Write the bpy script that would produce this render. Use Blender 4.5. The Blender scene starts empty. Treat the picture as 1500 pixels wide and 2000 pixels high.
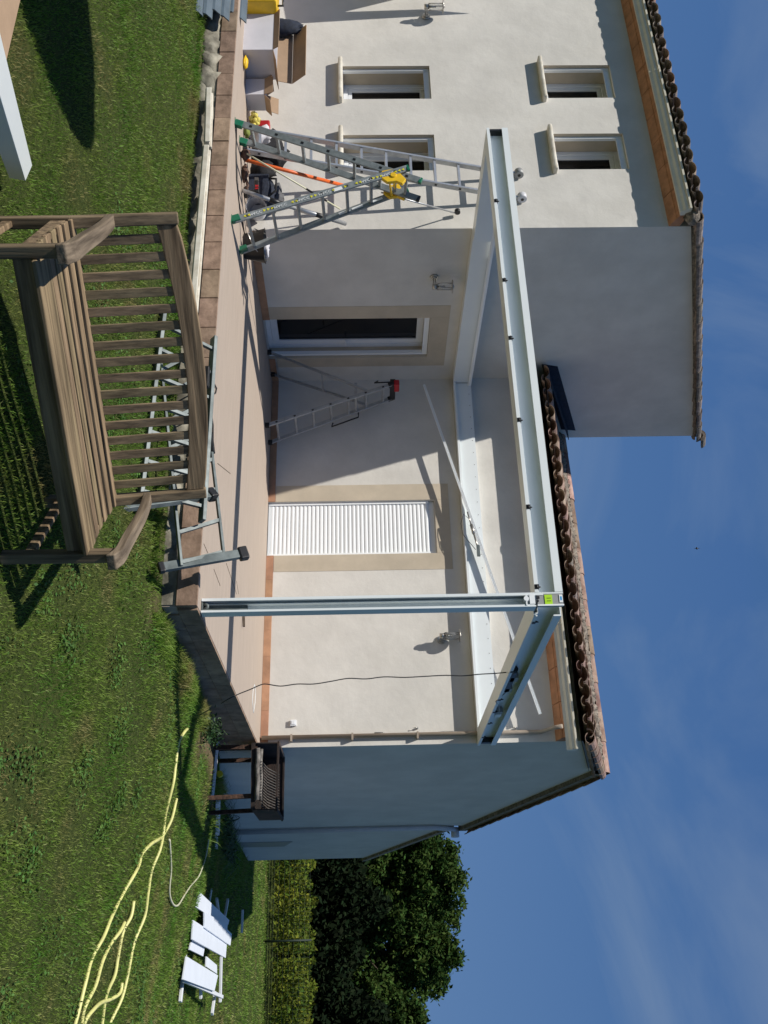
import bpy, math, random
import numpy as np
from mathutils import Vector, Matrix
random.seed(7); rng = np.random.default_rng(11)
SC = bpy.context.scene; COL = SC.collection
rad = math.radians
# ------------------------------------------------------------------ camera
F = 1856.0                                   # focal length for a 1500 x 2000 picture
def _n(v): v = np.array(v, float); return v/np.linalg.norm(v)
_X = -_n([-3650, -103, F]); _Y = _n([945, -30, F]); _Y = _n(_Y-_X*(_X@_Y)); _Z = np.cross(_X, _Y)
if _Z[1] < 0: _Z = -_Z
RW = np.array([_X, _Y, _Z]); CP = np.array([0, 0, 1.2])
cd = bpy.data.cameras.new('camera'); cam = bpy.data.objects.new('camera', cd); COL.objects.link(cam)
cx, cy, cz = RW@np.array([0, 1, 0]), -(RW@np.array([1, 0, 0])), -(RW@np.array([0, 0, 1]))
cam.matrix_world = Matrix(((cx[0], cy[0], cz[0], 0), (cx[1], cy[1], cz[1], 0), (cx[2], cy[2], cz[2], 1.2), (0, 0, 0, 1)))
cd.sensor_fit = 'VERTICAL'; cd.sensor_height = 36; cd.sensor_width = 27; cd.lens = F/2000*36
cd.clip_start = .05; cd.clip_end = 2000
SC.camera = cam
def hit(x, y, ax, v):
    """point of the photo seen on the plane axis = v (used for measured coordinates)"""
    r = RW@np.array([y-1000, x-750, F]); t = (v-CP[ax])/r[ax]; return Vector(CP+r*t)
# ------------------------------------------------------------------ world + sun
SUN = Vector((.338, .58, -1.0)).normalized()
el = math.asin(-SUN.z); azi = math.atan2(-SUN.x, -SUN.y)
W = bpy.data.worlds.new('World'); SC.world = W; W.use_nodes = True
nt = W.node_tree; nt.nodes.clear()
N = nt.nodes.new; L = nt.links.new
out = N('ShaderNodeOutputWorld'); bg = N('ShaderNodeBackground'); sky = N('ShaderNodeTexSky')
sky.sky_type = 'NISHITA'; sky.sun_disc = False; sky.sun_elevation = el; sky.sun_rotation = azi % (2*math.pi)
sky.air_density = 1.0; sky.dust_density = .6; sky.ozone_density = 1.0; sky.altitude = 100
bg.inputs[1].default_value = .09
tc = N('ShaderNodeTexCoord'); mp = N('ShaderNodeMapping'); mp.inputs['Rotation'].default_value = (rad(0), rad(35), rad(20)); mp.inputs['Scale'].default_value = (.9, 4.2, 3.2)
mp2 = N('ShaderNodeMapping'); mp2.inputs['Location'].default_value = (1.1, .5, .9)
n1 = N('ShaderNodeTexNoise'); n1.inputs['Scale'].default_value = 1.1; n1.inputs['Detail'].default_value = 8; n1.inputs['Roughness'].default_value = .56; n1.inputs['Distortion'].default_value = 1.0
cr = N('ShaderNodeValToRGB'); cr.color_ramp.elements[0].position = .47; cr.color_ramp.elements[0].color = (0, 0, 0, 1); cr.color_ramp.elements[1].position = .78; cr.color_ramp.elements[1].color = (.5, .5, .5, 1)
mx = N('ShaderNodeMix'); mx.data_type = 'RGBA'; mx.inputs[7].default_value = (2.8, 3.7, 5.0, 1)
L(tc.outputs['Generated'], mp2.inputs[0]); L(mp2.outputs[0], mp.inputs[0]); L(mp.outputs[0], n1.inputs['Vector']); L(n1.outputs[0], cr.inputs[0])
vm = N('ShaderNodeVectorMath'); vm.operation = 'MINIMUM'; sx = N('ShaderNodeSeparateXYZ'); zr = N('ShaderNodeValToRGB'); e = zr.color_ramp.elements
e[0].position = 0.0; e[0].color = (.25, .48, .92, 1); e[1].position = .52; e[1].color = (.098, .265, .70, 1); e3 = e.new(.22); e3.color = (.165, .37, .81, 1)
zs_ = N('ShaderNodeVectorMath'); zs_.operation = 'SCALE'; zs_.inputs['Scale'].default_value = 5.0
L(tc.outputs['Generated'], sx.inputs[0]); L(sx.outputs['Z'], zr.inputs[0]); L(zr.outputs[0], zs_.inputs[0]); L(zs_.outputs[0], vm.inputs[1])
L(sky.outputs[0], vm.inputs[0]); L(cr.outputs[0], mx.inputs[0]); vq = N('ShaderNodeVectorMath'); vq.operation = 'MULTIPLY'; vq.inputs[1].default_value = (1, 1, 1)
L(vm.outputs[0], vq.inputs[0]); L(vq.outputs[0], mx.inputs[6]); L(mx.outputs[2], bg.inputs[0]); L(bg.outputs[0], out.inputs[0])
sl = bpy.data.lights.new('sun', 'SUN'); sl.energy = 5.0; sl.angle = rad(.5); sl.color = (1, .955, .88)
so = bpy.data.objects.new('sun', sl); COL.objects.link(so); so.rotation_euler = SUN.to_track_quat('-Z', 'Y').to_euler(); so.location = (-8, -12, 20)
SC.view_settings.view_transform = 'Standard'; SC.view_settings.look = 'None'; SC.view_settings.exposure = 0.0; SC.view_settings.gamma = 1
# ------------------------------------------------------------------ materials
def mat(name, c, rough=.8, var=0, scale=5, c2=None, bump=0, bscale=60, metal=0, spec=.5, stretch=None, island=0, trans=0, rot=0):
    m = bpy.data.materials.new(name); m.use_nodes = True; t = m.node_tree; b = t.nodes['Principled BSDF']
    b.inputs['Roughness'].default_value = rough; b.inputs['Metallic'].default_value = metal
    b.inputs['Specular IOR Level'].default_value = spec
    b.inputs['Base Color'].default_value = (*c, 1)
    nn = t.nodes.new; l = t.links.new
    co = nn('ShaderNodeTexCoord'); geo = nn('ShaderNodeNewGeometry'); mpn = nn('ShaderNodeMapping')
    if rot: mr0 = nn('ShaderNodeMapping'); mr0.inputs['Rotation'].default_value = (0, 0, rot); l(geo.outputs['Position'], mr0.inputs[0]); l(mr0.outputs[0], mpn.inputs[0])
    else: l(geo.outputs['Position'], mpn.inputs[0])
    if stretch: mpn.inputs['Scale'].default_value = stretch
    src = None
    if var or c2:
        n = nn('ShaderNodeTexNoise'); n.inputs['Scale'].default_value = scale; n.inputs['Detail'].default_value = 6; n.inputs['Roughness'].default_value = .62
        l(mpn.outputs[0], n.inputs['Vector'])
        r = nn('ShaderNodeValToRGB'); r.color_ramp.elements[0].position = .36; r.color_ramp.elements[1].position = .66
        if c2: a, z = c, c2
        else: a, z = tuple(x*(1-var) for x in c), tuple(min(1, x*(1+var)) for x in c)
        r.color_ramp.elements[0].color = (*a, 1); r.color_ramp.elements[1].color = (*z, 1)
        l(n.outputs[0], r.inputs[0]); src = r.outputs[0]
    if island:
        hs = nn('ShaderNodeHueSaturation'); ma = nn('ShaderNodeMapRange'); ma.inputs[3].default_value = 1-island; ma.inputs[4].default_value = 1+island
        l(geo.outputs['Random Per Island'], ma.inputs[0]); l(ma.outputs[0], hs.inputs['Value'])
        ma2 = nn('ShaderNodeMapRange'); ma2.inputs[3].default_value = .5-island*.06; ma2.inputs[4].default_value = .5+island*.06
        mu = nn('ShaderNodeMath'); mu.operation = 'MULTIPLY'; mu.inputs[1].default_value = 7.3; fr = nn('ShaderNodeMath'); fr.operation = 'FRACT'
        l(geo.outputs['Random Per Island'], mu.inputs[0]); l(mu.outputs[0], fr.inputs[0]); l(fr.outputs[0], ma2.inputs[0]); l(ma2.outputs[0], hs.inputs['Hue'])
        if src: l(src, hs.inputs['Color'])
        else: hs.inputs['Color'].default_value = (*c, 1)
        src = hs.outputs[0]
    if src: l(src, b.inputs['Base Color'])
    if bump:
        n2 = nn('ShaderNodeTexNoise'); n2.inputs['Scale'].default_value = bscale; n2.inputs['Detail'].default_value = 5
        l(mpn.outputs[0], n2.inputs['Vector']); bp = nn('ShaderNodeBump'); bp.inputs['Strength'].default_value = bump; bp.inputs['Distance'].default_value = .01
        l(n2.outputs[0], bp.inputs['Height']); l(bp.outputs[0], b.inputs['Normal'])
    if trans:
        tr = nn('ShaderNodeBsdfTranslucent'); ms = nn('ShaderNodeMixShader'); ms.inputs[0].default_value = trans
        if src: l(src, tr.inputs[0])
        else: tr.inputs[0].default_value = (*c, 1)
        o = t.nodes['Material Output']; l(b.outputs[0], ms.inputs[1]); l(tr.outputs[0], ms.inputs[2]); l(ms.outputs[0], o.inputs[0])
    return m
def plaster(name, c, stain=(.42, .38, .33)):
    m = bpy.data.materials.new(name); m.use_nodes = True; t = m.node_tree; b = t.nodes['Principled BSDF']; b.inputs['Roughness'].default_value = .93; b.inputs['Specular IOR Level'].default_value = .2
    nn = t.nodes.new; l = t.links.new; geo = nn('ShaderNodeNewGeometry')
    def noise(s, d, st=(1, 1, 1)):
        mm = nn('ShaderNodeMapping'); mm.inputs['Scale'].default_value = st; l(geo.outputs['Position'], mm.inputs[0])
        n = nn('ShaderNodeTexNoise'); n.inputs['Scale'].default_value = s; n.inputs['Detail'].default_value = d; n.inputs['Roughness'].default_value = .6; l(mm.outputs[0], n.inputs['Vector']); return n.outputs[0]
    def ramp(src, p0, p1, a, z):
        r = nn('ShaderNodeValToRGB'); r.color_ramp.elements[0].position = p0; r.color_ramp.elements[1].position = p1
        r.color_ramp.elements[0].color = (*a, 1); r.color_ramp.elements[1].color = (*z, 1); l(src, r.inputs[0]); return r.outputs[0]
    a = ramp(noise(1.7, 5), .38, .64, tuple(x*.92 for x in c), tuple(min(1, x*1.04) for x in c))
    f = ramp(noise(2.2, 6, (1, 1, .45)), .5, .8, (0, 0, 0), (.26, .26, .26))
    mxn = nn('ShaderNodeMix'); mxn.data_type = 'RGBA'; l(f, mxn.inputs[0]); l(a, mxn.inputs[6]); mxn.inputs[7].default_value = (*stain, 1)
    l(mxn.outputs[2], b.inputs['Base Color'])
    bp = nn('ShaderNodeBump'); bp.inputs['Strength'].default_value = .22; bp.inputs['Distance'].default_value = .004
    l(noise(260, 3), bp.inputs['Height'])
    bp2 = nn('ShaderNodeBump'); bp2.inputs['Strength'].default_value = .25; bp2.inputs['Distance'].default_value = .02; l(noise(7, 3), bp2.inputs['Height']); l(bp.outputs[0], bp2.inputs['Normal'])
    l(bp2.outputs[0], b.inputs['Normal']); return m
M = dict(
 wall=plaster('wall_plaster', (.635, .61, .56), (.50, .47, .41)),
 band=mat('beige_band', (.50, .43, .33), .9, .08, 3, bump=.15, bscale=200),
 terra=mat('terracotta', (.42, .20, .105), .85, .22, 9, bump=.2, bscale=60),
 skirt=mat('skirting_tile', (.40, .215, .125), .75, .18, 6, bump=.1, island=.1),
 tile=mat('roof_tile', (.22, .135, .10), .9, c2=(.42, .305, .235), scale=7, bump=.4, bscale=50, island=.38),
 tileg=mat('old_roof_tile', (.13, .105, .088), .95, c2=(.32, .265, .22), scale=14, bump=.5, bscale=60, island=.3),
 mortar=mat('mortar', (.10, .085, .07), .97, c2=(.34, .29, .235), scale=22, bump=1, bscale=40),
 cream=mat('cream_pvc', (.70, .65, .53), .45, .06, 8),
 creamd=mat('dirty_cream_pvc', (.74, .70, .60), .5, c2=(.55, .50, .40), scale=9),
 white=mat('white_lacquer', (.76, .80, .80), .35, .015, 3),
 whiter=mat('white_rail', (.84, .86, .86), .3),
 pvc=mat('white_pvc', (.74, .76, .78), .35, .02, 6),
 glass=mat('dark_glass', (.006, .006, .007), .05, spec=.45),
 alu=mat('aluminium', (.46, .47, .48), .4, .12, 14, metal=.7, bump=.05, bscale=90),
 aluw=mat('worn_aluminium', (.27, .295, .295), .5, .18, 18, metal=.4, bump=.1, bscale=60),
 galv=mat('galvanised_steel', (.10, .12, .118), .5, c2=(.21, .24, .235), scale=8, metal=.2),
 plate=mat('grey_plate', (.33, .33, .32), .55, .08, 8, metal=.3),
 black=mat('black_plastic', (.012, .012, .013), .45, bump=.1),
 fabric=mat('black_fabric', (.012, .012, .014), .9, .3, 20, bump=.6, bscale=30),
 navy=mat('navy_fabric', (.012, .018, .035), .85, .3, 20, bump=.6, bscale=30),
 grayf=mat('grey_fabric', (.10, .10, .105), .85, .2, 20, bump=.6, bscale=30),
 green=mat('green_plastic', (.005, .13, .065), .4),
 yellow=mat('yellow_plastic', (.80, .50, .015), .42, .08, 12),
 ysign=mat('yellow_mark', (.72, .66, .03), .5),
 orange=mat('orange_tube', (.72, .13, .02), .42, .1, 9),
 red=mat('red_plastic', (.42, .015, .02), .45),
 lime=mat('lime_label', (.42, .72, .01), .55),
 blue=mat('blue_label', (.03, .30, .62), .5),
 wsign=mat('white_print', (.82, .84, .84), .5),
 card=mat('cardboard', (.36, .245, .155), .85, .1, 4, bump=.1),
 cardw=mat('white_cardboard', (.58, .57, .60), .8, .05, 4),
 bucket=mat('white_plastic', (.62, .62, .64), .4, .05, 5),
 teak=mat('weathered_teak', (.090, .060, .030), .85, c2=(.33, .24, .135), scale=16, bump=.5, bscale=22, stretch=(.09, 1.6, 1.6), rot=-.962, island=.16),
 teakn=mat('weathered_teak_arm', (.085, .062, .038), .85, c2=(.27, .21, .14), scale=16, bump=.5, bscale=22, stretch=(1.6, .09, 1.6), rot=-.962, island=.12),
 teakv=mat('weathered_teak_upright', (.080, .058, .032), .85, c2=(.27, .205, .12), scale=16, bump=.5, bscale=22, stretch=(1.6, 1.6, .09), rot=-.962, island=.16),
 pave=mat('terrace_paving', (.35, .285, .23), .75, c2=(.44, .36, .295), scale=7, bump=.12, bscale=30, stretch=(.25, 9, 1)),
 edge=mat('edging_stone', (.20, .135, .09), .85, c2=(.36, .25, .175), scale=8, bump=.7, bscale=16, island=.14),
 conc=mat('raw_concrete', (.11, .10, .075), .95, c2=(.40, .37, .29), scale=5, bump=.9, bscale=14),
 rust=mat('rusty_iron', (.03, .018, .013), .85, c2=(.12, .062, .04), scale=18, bump=.6, bscale=40, metal=.2),
 ash=mat('ash_log', (.09, .08, .07), .95, c2=(.26, .24, .215), scale=14, bump=.9, bscale=25),
 soot=mat('soot_iron', (.012, .010, .009), .9, c2=(.05, .03, .022), scale=7, bump=.5),
 hose=mat('yellow_hose', (.62, .60, .22), .45, .12, 10),
 hosew=mat('pale_hose', (.62, .60, .42), .45, .08, 10),
 cord=mat('black_cord', (.02, .02, .022), .5),
 panel=mat('white_panel', (.74, .78, .84), .4, .03, 4),
 bark=mat('bark', (.07, .05, .035), .95, c2=(.14, .11, .08), scale=12, bump=.8, bscale=20),
 leaf=mat('tree_leaf', (.026, .055, .012), .75, c2=(.065, .110, .024), scale=.8, island=.45, trans=.22, spec=.08),
 leafshade=mat('shade_dark_leaf', (.005, .011, .004), .85, c2=(.011, .021, .007), scale=1.2, island=.5, trans=.12, spec=.1),  # near-black leaf colour: the shade below the tree crowns is painted in
 vine=mat('vine_leaf', (.055, .10, .014), .75, c2=(.165, .18, .02), scale=1.0, island=.5, trans=.2, spec=.1),
 plant=mat('plant_leaf', (.012, .035, .008), .6, c2=(.03, .08, .016), scale=6, island=.4, trans=.15),
 blocker=mat('blocker_cloth', (.68, .70, .74), .8, .03),
 metalg=mat('blue_grey_sheet', (.10, .13, .15), .4, .14, 6, metal=.15),
 brown=mat('brown_leather', (.11, .055, .035), .7, .3, 20, bump=.4),
 yellowf=mat('yellow_sponge', (.70, .60, .14), .9, .12, 30, bump=.8, bscale=60),
 steelp=mat('stainless', (.50, .48, .44), .3, .1, 10, metal=.8),
 dirt=mat('dirt', (.12, .09, .06), .97),
)
# ------------------------------------------------------------------ mesh builder
class MB:
    def __init__(s): s.v = []; s.f = []; s.mi = []; s.sm = []
    def add(s, vs, fs, mi=0, smooth=False):
        o = len(s.v); s.v += [tuple(v) for v in vs]
        for f in fs: s.f.append(tuple(i+o for i in f)); s.mi.append(mi); s.sm.append(smooth)
        return s
    def box(s, x0, x1, y0, y1, z0, z1, mi=0, m=None):
        vs = [Vector((x, y, z)) for x in (x0, x1) for y in (y0, y1) for z in (z0, z1)]
        if m: vs = [m@v for v in vs]
        return s.add(vs, [(0, 1, 3, 2), (4, 6, 7, 5), (0, 4, 5, 1), (2, 3, 7, 6), (0, 2, 6, 4), (1, 5, 7, 3)], mi)
    def bar(s, p, q, w, h, up=(0, 0, 1), mi=0, w2=None, h2=None):
        """rectangular bar; w across, h along 'up'"""
        p, q = Vector(p), Vector(q); d = (q-p).normalized(); u = Vector(up); u = (u-d*u.dot(d)).normalized(); r = d.cross(u)
        w2 = w if w2 is None else w2; h2 = h if h2 is None else h2; vs = []
        for c, ww, hh in ((p, w, h), (q, w2, h2)):
            for a, b in ((-1, -1), (1, -1), (1, 1), (-1, 1)): vs.append(c+r*a*ww/2+u*b*hh/2)
        return s.add(vs, [(0, 1, 2, 3)[::-1], (4, 5, 6, 7), (0, 1, 5, 4), (1, 2, 6, 5), (2, 3, 7, 6), (3, 0, 4, 7)], mi)
    def tube(s, pts, r, n=8, mi=0, cap=True, r2=None):
        pts = [Vector(p) for p in pts]; m = len(pts); o = len(s.v); vs = []; pu = None
        for i, p in enumerate(pts):
            d = (pts[min(i+1, m-1)]-pts[max(i-1, 0)])
            d = d.normalized() if d.length > 1e-9 else Vector((0, 0, 1))
            u = pu if pu is not None else (Vector((0, 0, 1)) if abs(d.z) < .9 else Vector((1, 0, 0)))
            u = (u-d*u.dot(d)); u = u.normalized() if u.length > 1e-6 else Vector((1, 0, 0)); pu = u; w = d.cross(u)
            rr = r if r2 is None else r+(r2-r)*i/max(1, m-1)
            if isinstance(r, (list, tuple)): rr = r[i]
            for k in range(n): a = 2*math.pi*k/n; vs.append(p+u*math.cos(a)*rr+w*math.sin(a)*rr)
        fs = [(i*n+k, i*n+(k+1) % n, (i+1)*n+(k+1) % n, (i+1)*n+k) for i in range(m-1) for k in range(n)]
        s.add(vs, fs, mi, True)
        if cap: s.add([], [tuple(o+k for k in range(n))[::-1], tuple(o+(m-1)*n+k for k in range(n))], mi) if False else s._cap(o, n, m, mi)
        return s
    def _cap(s, o, n, m, mi):
        s.f.append(tuple(o+k for k in range(n))[::-1]); s.f.append(tuple(o+(m-1)*n+k for k in range(n))); s.mi += [mi, mi]; s.sm += [False, False]
    def cyl(s, p, q, r, n=16, mi=0, r2=None): return s.tube([p, q], r, n, mi, True, r2)
    def prism(s, pts, d, mi=0):
        """polygon extruded by vector d"""
        n = len(pts); pts = [Vector(p) for p in pts]; d = Vector(d)
        return s.add(pts+[p+d for p in pts], [tuple(range(n))[::-1], tuple(range(n, 2*n))]+[(i, (i+1) % n, n+(i+1) % n, n+i) for i in range(n)], mi)
    def blob(s, c, r, seed=0, amp=.25, seg=14, rings=9, mi=0, zmin=None, smooth=True):
        rr = random.Random(seed); ph = [(rr.uniform(1, 4), rr.uniform(1, 4), rr.uniform(0, 6.3), rr.uniform(0, 6.3)) for _ in range(5)]
        c = Vector(c); vs = []
        for i in range(rings+1):
            t = math.pi*i/rings
            for k in range(seg):
                a = 2*math.pi*k/seg; q = sum(math.sin(A*t*2+p1)*math.sin(round(B)*a+p2) for A, B, p1, p2 in ph)/2.5
                k2 = 1+amp*q; v = Vector((r[0]*math.sin(t)*math.cos(a)*k2, r[1]*math.sin(t)*math.sin(a)*k2, r[2]*math.cos(t)*k2))+c
                if zmin is not None: v.z = max(v.z, zmin)
                vs.append(v)
        fs = [(i*seg+k, i*seg+(k+1) % seg, (i+1)*seg+(k+1) % seg, (i+1)*seg+k) for i in range(rings) for k in range(seg)]
        return s.add(vs, fs, mi, smooth)
def origin_of(o):
    p = Vector((0, 0, 0))
    while o is not None: p += o.location; o = o.parent
    return p
def obj(name, mb, mats, parent=None, label=None, bevel=0, loc=None):
    if not isinstance(mats, (list, tuple)): mats = [mats]
    me = bpy.data.meshes.new(name); off = origin_of(parent) if parent else Vector(loc or (0, 0, 0))
    me.from_pydata([(v[0]-off.x, v[1]-off.y, v[2]-off.z) for v in mb.v], [], mb.f)
    for m in mats: me.materials.append(M[m] if isinstance(m, str) else m)
    me.polygons.foreach_set('material_index', mb.mi); me.polygons.foreach_set('use_smooth', mb.sm); me.update()
    o = bpy.data.objects.new(name, me); COL.objects.link(o)
    if parent: o.parent = parent
    elif loc: o.location = loc
    if label: o['label'] = label
    if bevel:
        b = o.modifiers.new('bevel', 'BEVEL'); b.width = bevel; b.segments = 2; b.limit_method = 'ANGLE'; b.angle_limit = rad(40)
    return o
def tag(o, label, cat, group=None, kind=None):
    if label: o['label'] = label
    if cat: o['category'] = cat
    if group: o['group'] = group
    if kind: o['kind'] = kind
    return o
def thing(name, label, cat, loc=(0, 0, 0), group=None):
    o = bpy.data.objects.new(name, None); COL.objects.link(o); o.location = loc; o.empty_display_size = .2
    return tag(o, label, cat, group)
def single(name, mb, mats, label, cat, loc, group=None, bevel=0): return tag(obj(name, mb, mats, None, None, bevel, loc), label, cat, group)
def text_mb(s, size):
    cu = bpy.data.curves.new('t', 'FONT'); cu.body = s; cu.size = size; cu.extrude = .0004; cu.align_x = 'CENTER'; cu.align_y = 'CENTER'; cu.resolution_u = 2
    o = bpy.data.objects.new('t', cu); COL.objects.link(o); dg = bpy.context.evaluated_depsgraph_get(); me = bpy.data.meshes.new_from_object(o.evaluated_get(dg))
    vs = [v.co.copy() for v in me.vertices]; fs = [tuple(p.vertices) for p in me.polygons]; bpy.data.objects.remove(o); bpy.data.curves.remove(cu); bpy.data.meshes.remove(me); return vs, fs
def put_text(mb, s, size, o, right, up, mi=0):
    vs, fs = text_mb(s, size); r = Vector(right).normalized(); u = Vector(up); u = (u-r*u.dot(r)).normalized(); n = r.cross(u)
    mb.add([Vector(o)+r*v.x+u*v.y+n*v.z for v in vs], fs, mi)
# ------------------------------------------------------------------ terrain
TP = [(-9, 6.4, -.33), (-6.6, 6.4, -.31), (-5.5, 6.4, -.30), (-4, 6.35, -.29), (-2.9, 6.35, -.29), (-2.4, 6.5, -.26), (-2.5, 7.2, -.26), (-2.5, 8.3, -.30), (-2.5, 9.5, -.38),
      (-2.5, 11.1, -.50), (-2.5, 14, -.82), (-2.5, 18, -1.15), (-2.5, 21, -1.25), (-3, 4, -.59), (-2, 4.3, -.6), (-4.7, 4.2, -.48), (0, 0, -.62), (-8, 3, -.5), (0, 6, -.66), (0, 12, -.95),
      (0, 28, -1.55), (-4, 28, -1.55), (6, 12, -1.15), (10, 30, -1.8), (-15, 0, -.5), (0, -20, -1), (-12, 6.4, -.33), (-12, 20, -.8), (40, 50, -2.2), (-30, 60, -1.9), (0, 60, -2.2), (150, 0, -3), (-150, 0, -2),
      (0, 150, -3), (0, -150, -3), (110, 110, -3), (-110, 110, -3), (-110, -110, -3), (110, -110, -3), (0, 20, -1.28)]
TP = np.array(TP, float)
def _u(r2): return np.where(r2 > 1e-12, r2*np.log(np.maximum(r2, 1e-12))*.5, 0)
_K = _u(((TP[:, None, :2]-TP[None, :, :2])**2).sum(-1))+np.eye(len(TP))*.4; _P = np.c_[np.ones(len(TP)), TP[:, :2]]
_A = np.block([[_K, _P], [_P.T, np.zeros((3, 3))]]); _w = np.linalg.solve(_A, np.r_[TP[:, 2], 0, 0, 0])
def tz(x, y):
    x = np.atleast_1d(np.asarray(x, float)); y = np.atleast_1d(np.asarray(y, float))
    o = np.empty(len(x))
    for i in range(0, len(x), 60000):
        xx, yy = x[i:i+60000], y[i:i+60000]
        K = _u((xx[:, None]-TP[None, :, 0])**2+(yy[:, None]-TP[None, :, 1])**2)
        o[i:i+60000] = K@_w[:-3]+_w[-3]+_w[-2]*xx+_w[-1]*yy
    return o+.012*np.sin(x*2.3+1)*np.cos(y*2.9)+.008*np.sin(x*6.1)*np.sin(y*5.3+2)
def gz(x, y): return float(tz([x], [y])[0])
def ground_hit(x, y):
    z = -.5
    for _ in range(12):
        p = hit(x, y, 2, z); z = .5*z+.5*gz(p.x, p.y)
    p = hit(x, y, 2, z); return p
def dirt_w(x, y):
    """bare, dry strip beside the right side of terrace and house"""
    d = np.clip(1-np.abs(x+2.25-.12*np.sin(y*1.7))/(.24+.05*np.sin(y*3)), 0, 1)*np.clip((y-8.6)/.6, 0, 1)*np.clip((14.5-y)/2, 0, 1)
    e = np.clip(1-np.abs(y-6.33)/.14, 0, 1)*(x < -2.3)*.7
    return np.clip(d*1.8+e, 0, 1)
def make_ground():
    xs = np.unique(np.r_[np.linspace(-300, -20, 15), np.linspace(-20, -10, 21), np.linspace(-10, 4, 113), np.linspace(4, 14, 31), np.linspace(14, 300, 18)])
    ys = np.unique(np.r_[np.linspace(-200, -4, 14), np.linspace(-4, 3, 20), np.linspace(3, 18, 121), np.linspace(18, 40, 36), np.linspace(40, 500, 22)])
    X, Y = np.meshgrid(xs, ys); z = tz(X.ravel(), Y.ravel()); far = np.hypot(X.ravel(), Y.ravel()); z = np.where(far > 130, -2.6, z)
    nx, ny = len(xs), len(ys); mb = MB(); mb.v = list(map(tuple, np.c_[X.ravel(), Y.ravel(), z]))
    mb.f = [(j*nx+i, j*nx+i+1, (j+1)*nx+i+1, (j+1)*nx+i) for j in range(ny-1) for i in range(nx-1)]; mb.mi = [0]*len(mb.f); mb.sm = [True]*len(mb.f)
    m = bpy.data.materials.new('lawn_soil'); m.use_nodes = True; t = m.node_tree; b = t.nodes['Principled BSDF']; b.inputs['Roughness'].default_value = .97; b.inputs['Specular IOR Level'].default_value = .1
    nn = t.nodes.new; l = t.links.new; geo = nn('ShaderNodeNewGeometry')
    def ns(s, d):
        n = nn('ShaderNodeTexNoise'); n.inputs['Scale'].default_value = s; n.inputs['Detail'].default_value = d; n.inputs['Roughness'].default_value = .7; l(geo.outputs['Position'], n.inputs['Vector']); return n.outputs[0]
    def rp(src, p0, p1, a, z):
        r = nn('ShaderNodeValToRGB'); r.color_ramp.elements[0].position = p0; r.color_ramp.elements[1].position = p1; r.color_ramp.elements[0].color = (*a, 1); r.color_ramp.elements[1].color = (*z, 1); l(src, r.inputs[0]); return r.outputs[0]
    g = rp(ns(30, 8), .35, .7, (.03, .045, .012), (.09, .11, .03)); d = rp(ns(14, 8), .35, .7, (.10, .075, .04), (.26, .20, .12))
    at = nn('ShaderNodeAttribute'); at.attribute_name = 'dirt'; mxn = nn('ShaderNodeMix'); mxn.data_type = 'RGBA'; l(at.outputs['Fac'], mxn.inputs[0]); l(g, mxn.inputs[6]); l(d, mxn.inputs[7]); l(mxn.outputs[2], b.inputs['Base Color'])
    bp = nn('ShaderNodeBump'); bp.inputs['Strength'].default_value = .8; bp.inputs['Distance'].default_value = .03; l(ns(60, 6), bp.inputs['Height']); l(bp.outputs[0], b.inputs['Normal'])
    M['ground'] = m; o = obj('lawn', mb, 'ground'); tag(o, 'green mown lawn sloping around the terrace and house', 'lawn', kind='structure')
    a = o.data.attributes.new('dirt', 'FLOAT', 'POINT'); a.data.foreach_set('value', dirt_w(X.ravel(), Y.ravel()).astype(np.float32))
make_ground()
def fast_mesh(name, V, nper, faces, mats, smooth=False):
    """V: (n, nper, 3) vertices; faces: list of index tuples per item"""
    n = len(V); me = bpy.data.meshes.new(name); me.vertices.add(n*nper); me.vertices.foreach_set('co', V.astype(np.float32).ravel())
    ls, tot = [], []
    for f in faces: ls.append(np.array(f)); tot.append(len(f))
    per = np.concatenate(ls); idx = (per[None, :]+(np.arange(n)*nper)[:, None]).ravel()
    me.loops.add(len(idx)); me.loops.foreach_set('vertex_index', idx.astype(np.int32))
    lt = np.tile(tot, n); st = np.r_[0, np.cumsum(lt)[:-1]]
    me.polygons.add(len(lt)); me.polygons.foreach_set('loop_start', st.astype(np.int32)); me.update(calc_edges=True)
    for m in mats: me.materials.append(M[m] if isinstance(m, str) else m)
    o = bpy.data.objects.new(name, me); COL.objects.link(o); return o
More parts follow.
